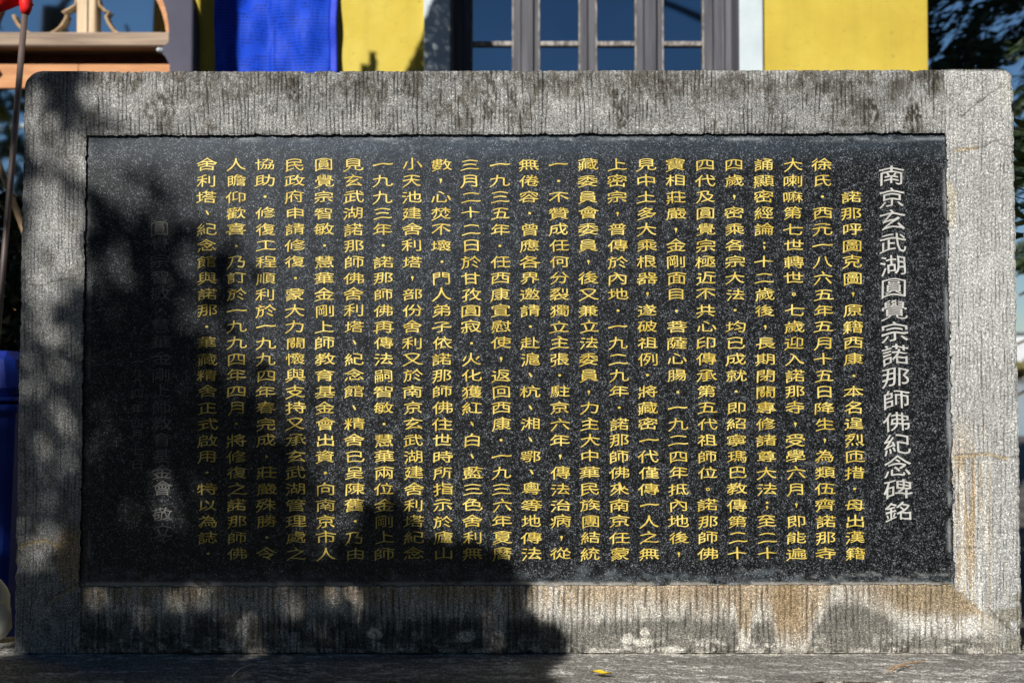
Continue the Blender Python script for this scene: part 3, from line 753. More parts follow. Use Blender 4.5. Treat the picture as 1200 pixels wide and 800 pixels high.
def needle(ax, ay, bx, by, name, label, mat, r=.0012, z=.006):
    a = on_plinth(ax, ay); b = on_plinth(bx, by); mb = MB(); mid = (a+b)/2
    pts = [Vector((a.x+(b.x-a.x)*t, a.y+(b.y-a.y)*t+.006*math.sin(t*3), PZ+z+.004*math.sin(t*5))) for t in [i/8 for i in range(9)]]
    mb.tube([q-Vector((mid.x, mid.y, PZ)) for q in pts], [r*.6]+[r]*7+[r*.5], 6)
    o = mb.build(name, mat, None, True); o.location = (mid.x, mid.y, PZ); return tag(o, label, 'pine needle' if 'needle' in name else 'twig', None)
needle(1042, 791, 1084, 774, 'pine_needle', 'long straight orange dry pine needle on the plinth ledge at right', M['needle'])
needle(1040, 788, 1066, 781, 'pine_needle', 'shorter curved dry pine needle crossing the longer one on the ledge', M['needle'])
needle(272, 795, 296, 778, 'dry_twig', 'thin pale twig lying in shade on the left of the plinth ledge', M['white_letter'], .0016)

# white boulder at the left end
def rock(name, l, size, m, seed, label, cat):
    mb = MB(); nn, mm = 26, 16
    for i in range(mm+1):
        th = math.pi*i/mm
        for j in range(nn):
            ph = 2*math.pi*j/nn; d = Vector((math.sin(th)*math.cos(ph), math.sin(th)*math.sin(ph), math.cos(th)))
            k = 1+.22*(float(fbm(np.array([d.x*1.6+5]), np.array([d.y*1.6+d.z*1.3+seed]), seed)[0])-.5)*2
            mb.V.append((d.x*k*size[0], d.y*k*size[1], (d.z*k+.8)*size[2]))
    for i in range(mm):
        for j in range(nn):
            j2 = (j+1) % nn; mb.F.append((i*nn+j, (i+1)*nn+j, (i+1)*nn+j2, i*nn+j2))
    o = mb.build(name, m, None, True); o.location = l; return tag(o, label, cat)
rock('white_rock', (-1.322, .125, PZ-.005), (.115, .055, .098), M['white_stone'], 4, 'smooth white rock with yellow stains sitting on the plinth left of the stele', 'rock')

# ------------------------------------------------------------------ yellow building
FY = 3.5
def W(px, py, Y=FY): q = at(px, py, Y); return (q.x, q.z)
bld = empty('yellow_building', (0, FY, 0), 'yellow stuccoed building with arched wooden door and tall white-trimmed window behind the stele', 'building')
def bpart(mb, name, m, parent=None, label=None, smooth=False):
    # geometry is in world coordinates: shift into the building's frame
    mb.V = [(x, y-FY, z) for x, y, z in mb.V]
    o = mb.build(name, m, parent or bld, smooth)
    if label: o['label'] = label
    return o
xr = W(1087, 40)[0]; xl = -7.5; HT = 8.6
dc = W(86, 45); PXM = 6.5/1500*1.0                # metres per px on the facade
def arc(cx, cz, r, a0, a1, n=28): return [(cx+r*math.cos(R(a0+(a1-a0)*k/n)), cz+r*math.sin(R(a0+(a1-a0)*k/n))) for k in range(n+1)]
rin = 116*PXM; rout = 149*PXM; jin = 117*PXM
wx0, wx1 = W(528, 0)[0], W(865, 0)[0]; wz0, wz1 = W(0, 230)[1], W(0, -190)[1]
mb = MB()
door_hole = [(dc[0]-jin, .0), (dc[0]+jin, .0), (dc[0]+jin, dc[1])]+arc(dc[0], dc[1], jin, 0, 180)[1:-1]+[(dc[0]-jin, dc[1])]
outer = [(xl, 0), (dc[0]-jin, 0), (dc[0]-jin, dc[1])]+arc(dc[0], dc[1], jin, 180, 0)[1:-1]+[(dc[0]+jin, dc[1]), (dc[0]+jin, 0), (xr, 0), (xr, HT), (xl, HT)]
win_hole = [(wx0, wz0), (wx1, wz0), (wx1, wz1), (wx0, wz1)]
mb.poly([outer, win_hole[::-1]], FY, FY+.35)
mb.box(xl, xl+.3, FY+.352, FY+6, 0, HT); mb.box(xr-.3, xr, FY+.352, FY+6, 0, HT); mb.box(xl+.302, xr-.302, FY+5.7, FY+6, 0, HT)
bpart(mb, 'wall', M['stucco'])
mb = MB(); mb.V = [(xl-.5, FY-.5, HT), (xr+.5, FY-.5, HT), (xr+.5, FY+6.5, HT), (xl-.5, FY+6.5, HT), (xl+1.5, FY+3, HT+2), (xr-1.5, FY+3, HT+2)]
mb.F = [(0, 1, 5, 4), (2, 3, 4, 5), (1, 2, 5), (3, 0, 4), (3, 2, 1, 0)]
bpart(mb, 'roof', M['roof'])
# window
wt = MB()
for a, b in ((497, 528), (865, 893)): wt.box(W(a, 0)[0]+(.0 if a < 600 else .001), W(b, 0)[0]-(.001 if a < 600 else 0), FY-.03, FY+.10, wz0-.12, wz1+.12, .006)
wt.box(W(528, 0)[0]+.001, W(865, 0)[0]-.001, FY-.028, FY+.10, wz1, wz1+.12, .006); wt.box(W(497, 0)[0]-.04, W(893, 0)[0]+.04, FY-.07, FY+.10, wz0-.13, wz0, .006)
lin = MB()
for a, b in ((528, 529.2), (863.8, 865)): lin.box(wx0 if a < 600 else wx1-.006, wx0+.006 if a < 600 else wx1, FY-.026, FY+.34, wz0+.001, wz1-.001, .001)
bpart(lin, 'reveal_lining', M['grey_wood'])
bpart(wt, 'window_surround', M['white_trim'], label='white painted window surround')
WY = FY+.20
def wx(px): return at(px, 40, WY).x
fr = MB()
for a, b, y in ((522, 541, .0), (611, 625, .0), (755, 769, .0), (836, 872, .0)): fr.box(wx(a), wx(b), WY-.02, WY+.06, wz0, wz1, .004)
for a, b in ((844, 848), (856, 860)): fr.box(wx(a), wx(b), WY-.035, WY-.018, wz0, wz1, .003)
fr.box(wx(541), wx(836), WY-.018, WY+.058, wz0, wz0+.06, .004); fr.box(wx(541), wx(836), WY-.018, WY+.058, wz1-.06, wz1, .004)
wf = bpart(fr, 'window_frame', M['grey_wood'])
wz = lambda py: at(700, py, WY).z
muntins = [wz(51)+k*.47 for k in range(-2, 4)]
for k, (a, b) in enumerate(((553, 601), (632, 679), (699, 745), (777, 824))):
    c0, c1 = wx(a), wx(b)
    la = {0: 541, 1: 625.5, 2: 689.5, 3: 769.5}[k]; ra = {0: 610.5, 1: 688.5, 2: 754.5, 3: 835.5}[k]
    ca = MB(); ca.box(wx(la), c0, WY, WY+.045, wz0+.06, wz1-.06, .004); ca.box(c1, wx(ra), WY, WY+.045, wz0+.06, wz1-.06, .004)
    ca.box(c0, c1, WY, WY+.045, wz0+.06, wz0+.12, .004); ca.box(c0, c1, WY, WY+.045, wz1-.12, wz1-.06, .004)
    cs = bpart(ca, 'casement', M['grey_wood'])
    zs = [wz0+.12]+[z for z in muntins if wz0+.2 < z < wz1-.2]+[wz1-.12]
    for z in zs[1:-1]:
        q = MB(); q.box(c0+.001, c1-.001, WY+.004, WY+.04, z-.013, z+.013, .004); q.V = [(x, y-FY, zz_) for x, y, zz_ in q.V]; q.build('glazing_bar', M['edge_wood'], cs)
    q = MB(); 
    for xx in (c0-.0045, c1-.0035): q.box(xx, xx+.008, WY-.003, WY+.02, wz0+.12, wz1-.12, .002)
    q.V = [(x, y-FY, zz_) for x, y, zz_ in q.V]; q.build('lit_edge', M['edge_wood'], cs)  # pale strips: the frame's sunlit edges put into the colour
    for za, zb in zip(zs[:-1], zs[1:]):
        q = MB(); t1 = random.uniform(-.002, .002); t2 = random.uniform(-.002, .002)
        A = [(c0, za), (c1, za), (c1, zb), (c0, zb)]
        q.V = [(x, WY+.028-FY+(t1 if i in (1, 2) else 0)+(t2 if i > 1 else 0), z) for i, (x, z) in enumerate(A)]
        q.V += [(x, y+.004, z) for x, y, z in q.V]
        q.F = [(0, 1, 2, 3), (7, 6, 5, 4), (0, 4, 5, 1), (1, 5, 6, 2), (2, 6, 7, 3), (3, 7, 4, 0)]
        q.build('pane', M['glass'], cs)
# door
mb = MB()
so = [(dc[0]-rout, 0), (dc[0]-jin, 0), (dc[0]-jin, dc[1]-35*PXM), (dc[0]-112*PXM, dc[1]-25*PXM), (dc[0]-104*PXM, dc[1]-17*PXM), (dc[0]-rin, dc[1]-7*PXM), (dc[0]-rin, dc[1])]+arc(dc[0], dc[1], rin, 180, 0)[1:]
so += [(dc[0]+rin, dc[1]-7*PXM), (dc[0]+104*PXM, dc[1]-17*PXM), (dc[0]+112*PXM, dc[1]-25*PXM), (dc[0]+jin, dc[1]-35*PXM), (dc[0]+jin, 0), (dc[0]+rout, 0)]+arc(dc[0], dc[1], rout, 0, 180)
mb.poly([so], FY-.05, FY+.12)
bpart(mb, 'door_surround', M['grey_trim'], label='smooth grey arched moulding round the door')
mb = MB(); mb.tube([(dc[0]+107*PXM, FY-.045, dc[1]-17.5*PXM), (dc[0]+104*PXM, FY-.056, dc[1]-17*PXM), (dc[0]+102*PXM, FY-.056, dc[1]-17*PXM)], [.013, .012, .006], 10)
bpart(mb, 'moulding_tip', M['white_trim'], label='small white tip of the moulding')
DY = FY+.03
rg = 106*PXM
fl = MB(); ring_ = arc(dc[0], dc[1], rin+.04, 0, 180)+arc(dc[0], dc[1], rg, 180, 0); fl.poly([ring_], DY+.03, DY+.10)
fan = bpart(fl, 'fanlight_frame', M['orange_wood'])
def fpart(mb, n, m, par, label=None):
    mb.V = [(x, y-FY, z) for x, y, z in mb.V]; o = mb.build(n, m, par, True)
    for pl in o.data.polygons: pl.use_smooth = n == 'scroll_bar'
    return o
mb = MB(); a, b = W(85, 0)[0], W(108, 0)[0]; mb.box(a, b, DY+.03, DY+.12, dc[1]+.01, dc[1]+rin-.005, .008)
mb.box(a+.025, b-.04, DY+.02, DY+.031, dc[1]+.01, dc[1]+rin-.02, .004); fpart(mb, 'mullion', M['pale_wood'], fan)
def sb(pts):
    mb = MB(); P = [Vector((*[W(x, y)[0]], DY+.055, W(x, y)[1])) for x, y in pts]
    mb.tube(P, .0100, 8); fpart(mb, 'scroll_bar', M['scroll'], fan)
def carc(cx, cy, r, a0, a1, n=14): return [(cx+r*math.cos(R(a0+(a1-a0)*k/n)), cy-r*math.sin(R(a0+(a1-a0)*k/n))) for k in range(n+1)]
sb(carc(40, 4, 33, 195, 360-15)); sb([(71, 12), (67, 9), (74, 6), (82, 1), (84, -8)]); sb(carc(40, -24, 30, 150, 215)); 
sb([(108, -6), (110, 1), (117, 8), (122, 9), (118, 14), (121, 22), (127, 31), (136, 37), (143, 39)]); 
g = MB(); g.poly([arc(dc[0], dc[1], rg+.01, 0, 180)], DY+.078, DY+.085); fpart(g, 'fanlight_glass', M['fan_glass'], fan)
mb = MB(); zt, zb = W(0, 38.5)[1], W(0, 55.5)[1]; mb.box(dc[0]-rin+.004, dc[0]+rin-.004, DY-.045, DY+.15, zb, zt, .008)
bpart(mb, 'transom', M['grey_beam'], label='weathered grey transom beam')
mb = MB(); zd = W(0, 71)[1]; mb.box(dc[0]-jin+.003, dc[0]+jin-.003, DY+.12, DY+.16, zd+.003, zb-.003, .0)
bpart(mb, 'door_head', M['shade_wood'])  # dark strip: the transom's shadow put into the board's colour
for s_ in (-1, 1):
    xa, xb = (dc[0]-jin+.004, dc[0]-.002) if s_ < 0 else (dc[0]+.002, dc[0]+jin-.004)
    gx0, gx1 = xa+.075, xb-.075; gz1 = W(0, 99)[1]; gz0 = gz1-1.1
    mb = MB(); mb.poly([[(xa, .02), (xb, .02), (xb, zd), (xa, zd)], [(gx0, gz0), (gx0, gz1), (gx1, gz1), (gx1, gz0)], [(gx0, .25), (gx0, gz0-.15), (gx1, gz0-.15), (gx1, .25)]], DY+.05, DY+.10)
    lf_ = bpart(mb, 'door_leaf', M['orange_wood'])
    g = MB(); g.box(gx0-.01, gx1+.01, DY+.07, DY+.08, gz0-.01, gz1+.01); fpart(g, 'pane', M['fan_glass'], lf_)
    g = MB(); g.box(gx0-.01, gx1+.01, DY+.068, DY+.085, .24, gz0-.14, .004); fpart(g, 'panel', M['orange_wood'], lf_)
    g = MB(); hx = xb-.035 if s_ < 0 else xa+.035; g.tube([(hx, DY+.045, 1.0), (hx, DY+.01, 1.02), (hx, DY+.01, 1.16), (hx, DY+.045, 1.18)], .008, 8); fpart(g, 'handle', M['pole'], lf_)
bld['local'] = 1

# blue banner in front of the wall
bn = empty('blue_banner', (W(325, 40)[0], FY-.05, 2.2), 'blue printed prayer cloth hanging against the yellow wall between door and window', 'banner')
def cloth_sheet(x0, x1, z0, z1, nx_, nz_, f):
    mb = MB()
    for i in range(nz_+1):
        for j in range(nx_+1):
            x = x0+(x1-x0)*j/nx_; z = z0+(z1-z0)*i/nz_; dx, y = f(x, z); mb.V.append((x+dx, y, z))
    for i in range(nz_):
        for j in range(nx_): a = i*(nx_+1)+j; mb.F.append((a, a+1, a+nx_+2, a+nx_+1))
    return mb
cx = bn.location.x
bx0, bx1, bxh = W(255, 40)[0]-cx, W(389, 40)[0]-cx, W(397, 40)[0]-cx
def cf(x, z): return (.004*math.sin(z*7), (.017*math.sin(x*16+z*2.6+.6)+.006*math.sin((x+z*.7)*31)+.004*math.sin(x*47-z*5)+.005*math.sin(z*11+x*12)+.004*math.sin(z*23-x*19))-.010*math.exp(-((x+.014)/.01)**2))
mb = cloth_sheet(bx0, bx1, -1.2, 1.9, 60, 90, cf); o = mb.build('cloth_panel', M['cloth'], bn, True)
so_ = o.modifiers.new('thick', 'SOLIDIFY'); so_.thickness = .0015
mb = cloth_sheet(bx1+.0005, bxh, -1.2, 1.9, 4, 90, lambda x, z: (cf(bx1, z)[0], cf(bx1, z)[1]-.004)); o = mb.build('cloth_hem', M['cloth_hem'], bn, True)
so_ = o.modifiers.new('thick', 'SOLIDIFY'); so_.thickness = .003
mb = MB(); mb.tube([(bx0-.06, 0.0, 1.9), (bxh+.06, 0.0, 1.9)], .012, 10); mb.build('hanging_rod', M['twig'], bn)

# red flag pole
pa = at(30, 6, 1.0); pb = at(13, 205, 1.0); dv = (pb-pa); base = pa+dv*((0-pa.z)/dv.z)
pole = empty('flag_pole', base, 'thin leaning rusty metal pole with red cloth at its top, left of the stele', 'pole')
mb = MB(); mb.tube([Vector((0, 0, 0)), (pa-base)*.5, pa-base], .0098, 12); mb.build('pole_rod', M['pole'], pole, True)
mb = MB()
top = pa-base
for i in range(15):
    for j in range(19):
        a = i/14; b = j/18
        # cloth tied at the pole, blown up and to the left, folded
        x = -b*.34+.012*math.sin(a*9+b*5); z = .015+b*.05+(a-.35)*(.05+.16*b)+.012*math.sin(b*13+a*2)
        mb.V.append((top.x+x+.012, top.y-.012+.02*math.sin(a*7+b*9), top.z+z-.01))
for i in range(14):
    for j in range(18): a = i*19+j; mb.F.append((a, a+1, a+20, a+19))
o = mb.build('flag_cloth', M['red_cloth'], pole, True); so_ = o.modifiers.new('thick', 'SOLIDIFY'); so_.thickness = .003
mb = MB(); mb.tube([top+Vector((.0, 0, -.03)), top+Vector((.001, 0, -.012)), top+Vector((.0, 0, .012)), top+Vector((.0, 0, .06))], [.012, .019, .021, .012], 12); mb.build('cloth_knot', M['red_cloth'], pole, True)

# blue bin left behind the stele
bc = at(-38, 450, 1.75)
bin_ = empty('blue_bin', (bc.x, 1.75, 0), 'tall blue plastic wheelie bin in the shade left behind the stele', 'bin')
zt_ = at(0, 411, 1.5).z; zl = at(0, 466, 1.5).z
mb = MB(); mb.box(-.29, .29, -.30, .30, .06, zl-.03, .02); mb.V = [(x*(.82+.18*z/zl), y*(.82+.18*z/zl), z) for x, y, z in mb.V]; mb.build('bin_body', M['bin'], bin_)
mb = MB(); mb.box(-.31, .31, -.33, .31, zl-.05, zl-.022, .008); mb.box(-.30, .30, -.32, .31, zl-.012, zl+.004, .006); mb.build('rim', M['bin'], bin_)
mb = MB(); mb.box(-.30, .30, -.32, .31, zl+.006, zt_, .03); mb.V = [(x*(1-.08*(z > zl+.05)), y*(1-.1*(z > zl+.05)), z) for x, y, z in mb.V]; mb.build('lid', M['bin'], bin_)
for s_ in (-1, 1):
    mb = MB(); mb.tube([(s_*.25, .27, .09), (s_*.29, .27, .09)], .09, 16); mb.build('wheel', M['roof'], bin_)

# ------------------------------------------------------------------ foliage
def leaf_cards(P, size, asp, name, m, parent, dirs=None, r=None, bend=.15):
    n = len(P); r = r or rng
    if dirs is None:
        d = r.normal(size=(n, 3)); d /= np.linalg.norm(d, axis=1)[:, None]
    else: d = dirs
    q = r.normal(size=(n, 3)); s = np.cross(d, q); s /= np.linalg.norm(s, axis=1)[:, None]; nn = np.cross(d, s)
    L = size*(.65+.7*r.random(n))[:, None]; Wd = L*asp
    V = np.stack([P-d*L*.5, P+s*Wd*.5-d*L*.05+nn*L*bend, P+d*L*.5, P-s*Wd*.5-d*L*.05+nn*L*bend], 1).reshape(-1, 3)
    Fq = np.arange(n*4).reshape(n, 4)
    return np_mesh(name, V, Fq, m, parent, None, smooth=False)
def sunlit_path(P, pad=.2):
    # True for points that would stand between the sun and the sunlit stele, plinth or facade
    P = np.atleast_2d(P); out = np.zeros(len(P), bool)
    for Y, x0, x1, z0, z1 in ((0, -1.25, 1.6, -.05, 1.95), (FY, -3.2, 2.35, 2.5, 3.7), (1.0, -1.95, -1.2, 1.6, 2.9)):
        t = (P[:, 1]-Y)/S.y; X = P[:, 0]-S.x*t; Z = P[:, 2]-S.z*t
        out |= (t > 0) & (X > x0-pad) & (X < x1+pad) & (Z > z0-pad) & (Z < z1+pad)
    return out
def clear_limb(mb, a, b, o, *k):
    q = np.array([Vector(a).lerp(Vector(b), i/12)+Vector(o) for i in range(13)])
    if not sunlit_path(q, .35).any(): limb(mb, a, b, *k)
def seen_in_glass(P):
    P = np.atleast_2d(P); k = (FY-CAM.y)/(2*FY-CAM.y-P[:, 1]); X = P[:, 0]*k; Z = CAM.z+(P[:, 2]-CAM.z)*k
    a = (X > -2.7) & (X < -1.6) & (Z > 2.7) & (Z < 3.3); b = (X > -.3) & (X < 1.05) & (Z > 2.55) & (Z < 3.15)
    return (a | b) & (P[:, 1] < FY-1)
# shade map over the stele plane: columns every 30 px from x=15, rows every 30 px from y=75
MAP = """
39930000000000000000000
39941000000000000000000
34872000000000000000000
65210000000000000000000
85114400000000000000000
93423651000000000000000
91078995200000000000000
93086987810000000000000
90063985940000000000000
95577965830000000000000
94899997420000000000000
96899999450000000000000
97899999763000000000000
98887999965100000000000
97885999988400000000000
98885999998810000000000
97884898999910000000000
98995866999820000000000
93599787999843540000000
94499999999958896631000
99999999999999999999710
97898887787772589986400
74999999969888498999793
43999999969998989889695
67999999999999999999997
99999999999999999999999
99999999999999999999999
99999999999999999999999
""".split()
MAPA = 9*(np.array([[int(ch) for ch in r_.ljust(23, '0')[:23]] for r_ in MAP], float)/9)**.65
MRAW = np.array([[int(ch) for ch in r_.ljust(23, '0')[:23]] for r_ in MAP], float); MAPA = MRAW+(MAPA-MRAW)*ss(MRAW, 4, 8)
def shade(px, py):
    gx_ = np.clip((px-15)/30, 0, 22); gy_ = np.clip((py-75)/30, 0, MAPA.shape[0]-1)
    i = np.minimum(gx_.astype(int), 21); j = np.minimum(gy_.astype(int), MAPA.shape[0]-2); fx = gx_-i; fy = gy_-j
    v = (MAPA[j, i]*(1-fx)+MAPA[j, i+1]*fx)*(1-fy)+(MAPA[j+1, i]*(1-fx)+MAPA[j+1, i+1]*fx)*fy
    # past the last measured column the lower rows close with a slanted edge
    v = np.where(px > 675, np.where(px < 600+(py-700)*.66, v, 0), v)
    v = np.where((py > 800) & (px > 662+(py-800)*.7), 0, v)
    jx = (fbm(px/13, py/13, 160, 3)-.5)*36; jy = (fbm(px/13, py/13, 161, 3)-.5)*36
    e = np.interp(px+jx, [380, 400, 425, 445, 470, 492, 520, 560, 588, 602, 612, 622, 632, 652, 664, 690, 735], [640, 630, 596, 584, 590, 624, 632, 636, 652, 668, 692, 716, 732, 740, 782, 845, 920])
    m = np.where(py+jy > e, 9.2, 0.0)
    for x, y, rx, ry, d in ((404, 705, 20, 24, 8.5), (442, 742, 12, 14, 3), (548, 742, 16, 12, 4), (574, 728, 8, 30, 4), (475, 720, 8, 20, 3.5), (590, 752, 14, 9, 3.5), (500, 770, 26, 6, 2), (420, 775, 22, 6, 2.5)):
        m = np.where(np.hypot((px+jx*.5-x)/rx, (py+jy*.5-y)/ry) < 1, m-d, m)
    return np.where(px > 386, np.maximum(m, 0), v)
def shade_leaves(x0, x1, y0, y1, fn, Y, t0, t1, area, kmax=3.4):
    # fn(px,py) -> wanted cover 0..9 seen on the plane Y; each leaf hangs somewhere on its sun ray
    Aw = (x1-x0)*(y1-y0)*((Y+3)/1500)**2
    n = int(kmax*Aw/area); px = rng.uniform(x0, x1, n); py = rng.uniform(y0, y1, n)
    v = np.clip(fn(px, py)/9.25, 0, .985); k = -np.log(1-v)/kmax
    keep = rng.random(n) < k; px, py = px[keep], py[keep]
    X = (px-600)/F; Zr = (400-py)/F; dY = math.cos(PITCH)-Zr*math.sin(PITCH); dZ = math.sin(PITCH)+Zr*math.cos(PITCH)
    t = (Y+3)/dY; P = np.stack([X*t, np.full_like(t, Y), CAM.z+dZ*t], 1)
    tt = t0+(t1-t0)*rng.random(len(px)); return P+np.array(S)[None]*tt[:, None]
def limb(mb, a, b, r0, r1, seed, sag=.1, n=7, seg=9):
    r = random.Random(seed); a, b = Vector(a), Vector(b); pts = []
    for i in range(n+1):
        t = i/n; p = a.lerp(b, t)+Vector((r.uniform(-1, 1), r.uniform(-1, 1), r.uniform(-1, 1)))*(sag*.35*math.sin(math.pi*t))*(b-a).length*.5
        p.z += sag*math.sin(math.pi*t); pts.append(p)
    mb.tube(pts, [r0+(r1-r0)*(i/n)**.8 for i in range(n+1)], seg); return pts
def ztree(name, l, label, cat='tree', group=None): return empty(name, l, label, cat, group)
def rel(P, o): return P-np.array(o.location)[None]

tA = ztree('shade_tree', (-4.3, -5.4, 0), 'broadleaf tree left behind the viewer whose crown shades the stele')
P1 = np.concatenate([shade_leaves(0, 386, 60, 900, shade, 0, 4.2, 6.0, .00050, 4.4), shade_leaves(386, 735, 560, 930, shade, 0, 3.05, 3.9, .00036, 4.4)])
P2 = shade_leaves(-1000, 2, -380, 900, lambda x, y: np.where((y > 60) | (x < -60), 9.1, 0)*np.where(fbm(x/130, y/130, 140) > .30, 1, .8)*np.where((x > -70) & (y > 660) & (y < 800), .35, 1), 0, 4.6, 7.6, .0024, 2.6)
P2 = P2[~seen_in_glass(P2)]
L1 = leaf_cards(rel(P1, tA), .055, .62, 'crown', M['leaf'], tA)
L2 = leaf_cards(rel(P2, tA), .13, .62, 'crown', M['leaf'], tA); 
mb = MB(); tp = limb(mb, (0, 0, -.1), (.35, .15, 3.1), .21, .15, 1, .05)
for k, (q, s_) in enumerate((((.9, .9, 3.7), .5), ((1.5, 1.2, 4.2), .5), ((-.2, .8, 5.2), .6), ((.6, -.6, 5.4), .6), ((1.2, .5, 5.0), .6), ((2.0, 1.0, 4.0), .5))):
    limb(mb, (.33, .14, 2.9-.1*k), q, .075, .015, k+20, .12)
limb(mb, (2.0, 1.0, 4.0), (2.95, 2.8, 2.55), .016, .006, 77, .02)
mb.build('trunk', M['bark'], tA, True)

tB = ztree('shadow_tree', (-2.29, 1.9, 0), 'unseen bare-trunked tree added to cast the shadow right of the door')  # unseen trunk added to cast the upright shadow beside the door
mb = MB(); limb(mb, (0, 0, -.1), (.10, 0, 6.4), .125, .105, 3, .01, seg=14)
limb(mb, (.09, 0, 6.1), (.85, -.5, 5.1), .05, .012, 31, -.15); limb(mb, (.09, 0, 6.0), (1.0, -.4, 5.6), .05, .012, 33, .10)
for k in range(7):
    a = k*.9; limb(mb, (.10, 0, 5.9+.08*k), (.1+1.3*math.cos(a), 1.2*math.sin(a), 7.3+.3*(k % 3)), .07, .015, 40+k, .1)
mb.build('trunk', M['bark'], tB, True)
q = rng.normal(size=(5200, 3)); q /= np.linalg.norm(q, axis=1)[:, None]
cl = np.array([(.1+1.1*math.cos(a*.9), 1.0*math.sin(a*.9), 7.5+.35*(a % 3)) for a in range(7)])
P = cl[rng.integers(0, 7, 5200)]+q*np.array([.75, .75, .5])*(rng.random((5200, 1))**.4)
leaf_cards(P, .12, .6, 'crown', M['leaf'], tB)
def facade_shade(px, py):
    e = 478+(80-py)*.46; v = np.where((px > e) & (px < 556), 9., 0)
    v = np.where((px > 433+(80-py)*.05) & (px < 441) & (py > 62), 9., v); v = np.where((px > 424) & (px < 440) & (py > 76), 9., v)
    return v
P = shade_leaves(410, 560, -70, 260, facade_shade, FY, 2.2, 2.9, .00013, 4.2)
leaf_cards(rel(P, tB), .025, .6, 'shadow_leaf_clump', M['leaf'], tB)  # unseen clump shaped to cast the slanted shadow by the window

# unseen grove added round the viewer to block sky light
def sky_block_grove(x, y, h, rad, z0, n, label, seed, name='sky_block_evergreen'):
    t = ztree(name, (x, y, 0), label, 'tree', 'unseen evergreens added round the viewer to block sky light')
    g = np.random.default_rng(seed); q = g.normal(size=(n, 3)); q /= np.linalg.norm(q, axis=1)[:, None]
    k = 9; cl = np.stack([g.normal(size=k)*rad*.4, g.normal(size=k)*rad*.4, z0+(h-z0)*(.15+.7*g.random(k))], 1)
    P = cl[g.integers(0, k, n)]+q*np.array([rad*.62, rad*.62, (h-z0)*.28])*(g.random((n, 1))**.45)
    Pw = P+np.array([[x, y, 0]]); P = P[~(sunlit_path(Pw) | seen_in_glass(Pw))]
    leaf_cards(P, .24, .55, 'crown', M['leaf'], t, None, g)
    mb = MB(); limb(mb, (0, 0, -.1), (.1, .1, h*.75), .17, .05, seed, .02)
    for c in cl[:6]: clear_limb(mb, (.05, .05, min(c[2]*.6, h*.5)), c, (x, y, 0), .05, .012, seed+9, .1)
    mb.build('trunk', M['bark'], t, True)
for k, (x, y, h, rad, z0, lab) in enumerate(((-5.5, -9, 5.4, 2.2, .3, 'sky-blocking evergreen added behind the viewer, leftmost of the low row'), (-2, -9.6, 5.0, 2.2, .3, 'sky-blocking evergreen added behind the viewer, second of the low row'),
        (1.5, -9.2, 5.3, 2.2, .3, 'sky-blocking evergreen added straight behind the viewer in the low row'), (5.2, -9.0, 5.6, 2.3, .3, 'sky-blocking evergreen added behind the viewer at the right end of the low row'),
        (7.0, -5.2, 9.5, 2.6, .8, 'tall sky-blocking evergreen added to the right of the viewer, nearest the low row'), (7.6, -.8, 9.5, 2.5, .8, 'tall sky-blocking evergreen added right of the stele and facing its end'),
        (-7.6, -2.2, 8.0, 2.4, .8, 'tall sky-blocking evergreen added far left of the stele'), (-8.2, -6.0, 7.0, 2.4, .8, 'tall sky-blocking evergreen added left of the viewer behind the shade tree'))):
    sky_block_grove(x, y, h, rad, z0, 5200, lab, 200+k)

def sky_block_canopy(x, y, box, n, label, seed):  # unseen crown added overhead to cut the sky light
    t = ztree('sky_block_canopy', (x, y, 0), label, 'tree', 'unseen spreading trees added over the viewer to block sky light'); g = np.random.default_rng(seed)
    x0, x1, y0, y1, z0, z1 = box; k = 16
    cl = np.stack([g.uniform(x0, x1, k*3), g.uniform(y0, y1, k*3), g.uniform(z0, z1, k*3)], 1)
    q = g.normal(size=(n, 3)); q /= np.linalg.norm(q, axis=1)[:, None]
    P = cl[g.integers(0, k*3, n)]+q*np.array([1.1, 1.1, .6])*(g.random((n, 1))**.5)
    ok = (P[:, 0] > x0) & (P[:, 0] < x1) & (P[:, 2] > z0) & (P[:, 2] < z1) & (P[:, 1] < y1) & ~sunlit_path(P) & ~seen_in_glass(P); P = P[ok]
    leaf_cards(rel(P, t), .27, .55, 'crown', M['leaf'], t, None, g)
    mb = MB(); limb(mb, (0, 0, -.1), (.2, .2, z0-.6), .26, .18, seed, .02, seg=12)
    for c in cl[:12]: clear_limb(mb, (.2, .2, z0-.8), (c[0]-x, c[1]-y, c[2]), (x, y, 0), .07, .015, seed+int(c[0]*7), .15)
    mb.build('trunk', M['bark'], t, True)
sky_block_canopy(3.6, -7.6, (-.8, 6.5, -8.6, -3.2, 6.3, 9.6), 15000, 'high sky-blocking tree added over the viewer, trunk to the right behind', 301)
sky_block_canopy(-6.8, -8.3, (-6.5, -.8, -8.8, -5.4, 7.0, 9.3), 9000, 'high sky-blocking tree added over the viewer, trunk to the left behind', 302)
sky_block_canopy(6.4, 1.6, (2.9, 8.5, -3.2, 2.2, 4.6, 9.0), 9000, 'high sky-blocking tree added over the right end of the stele', 303)

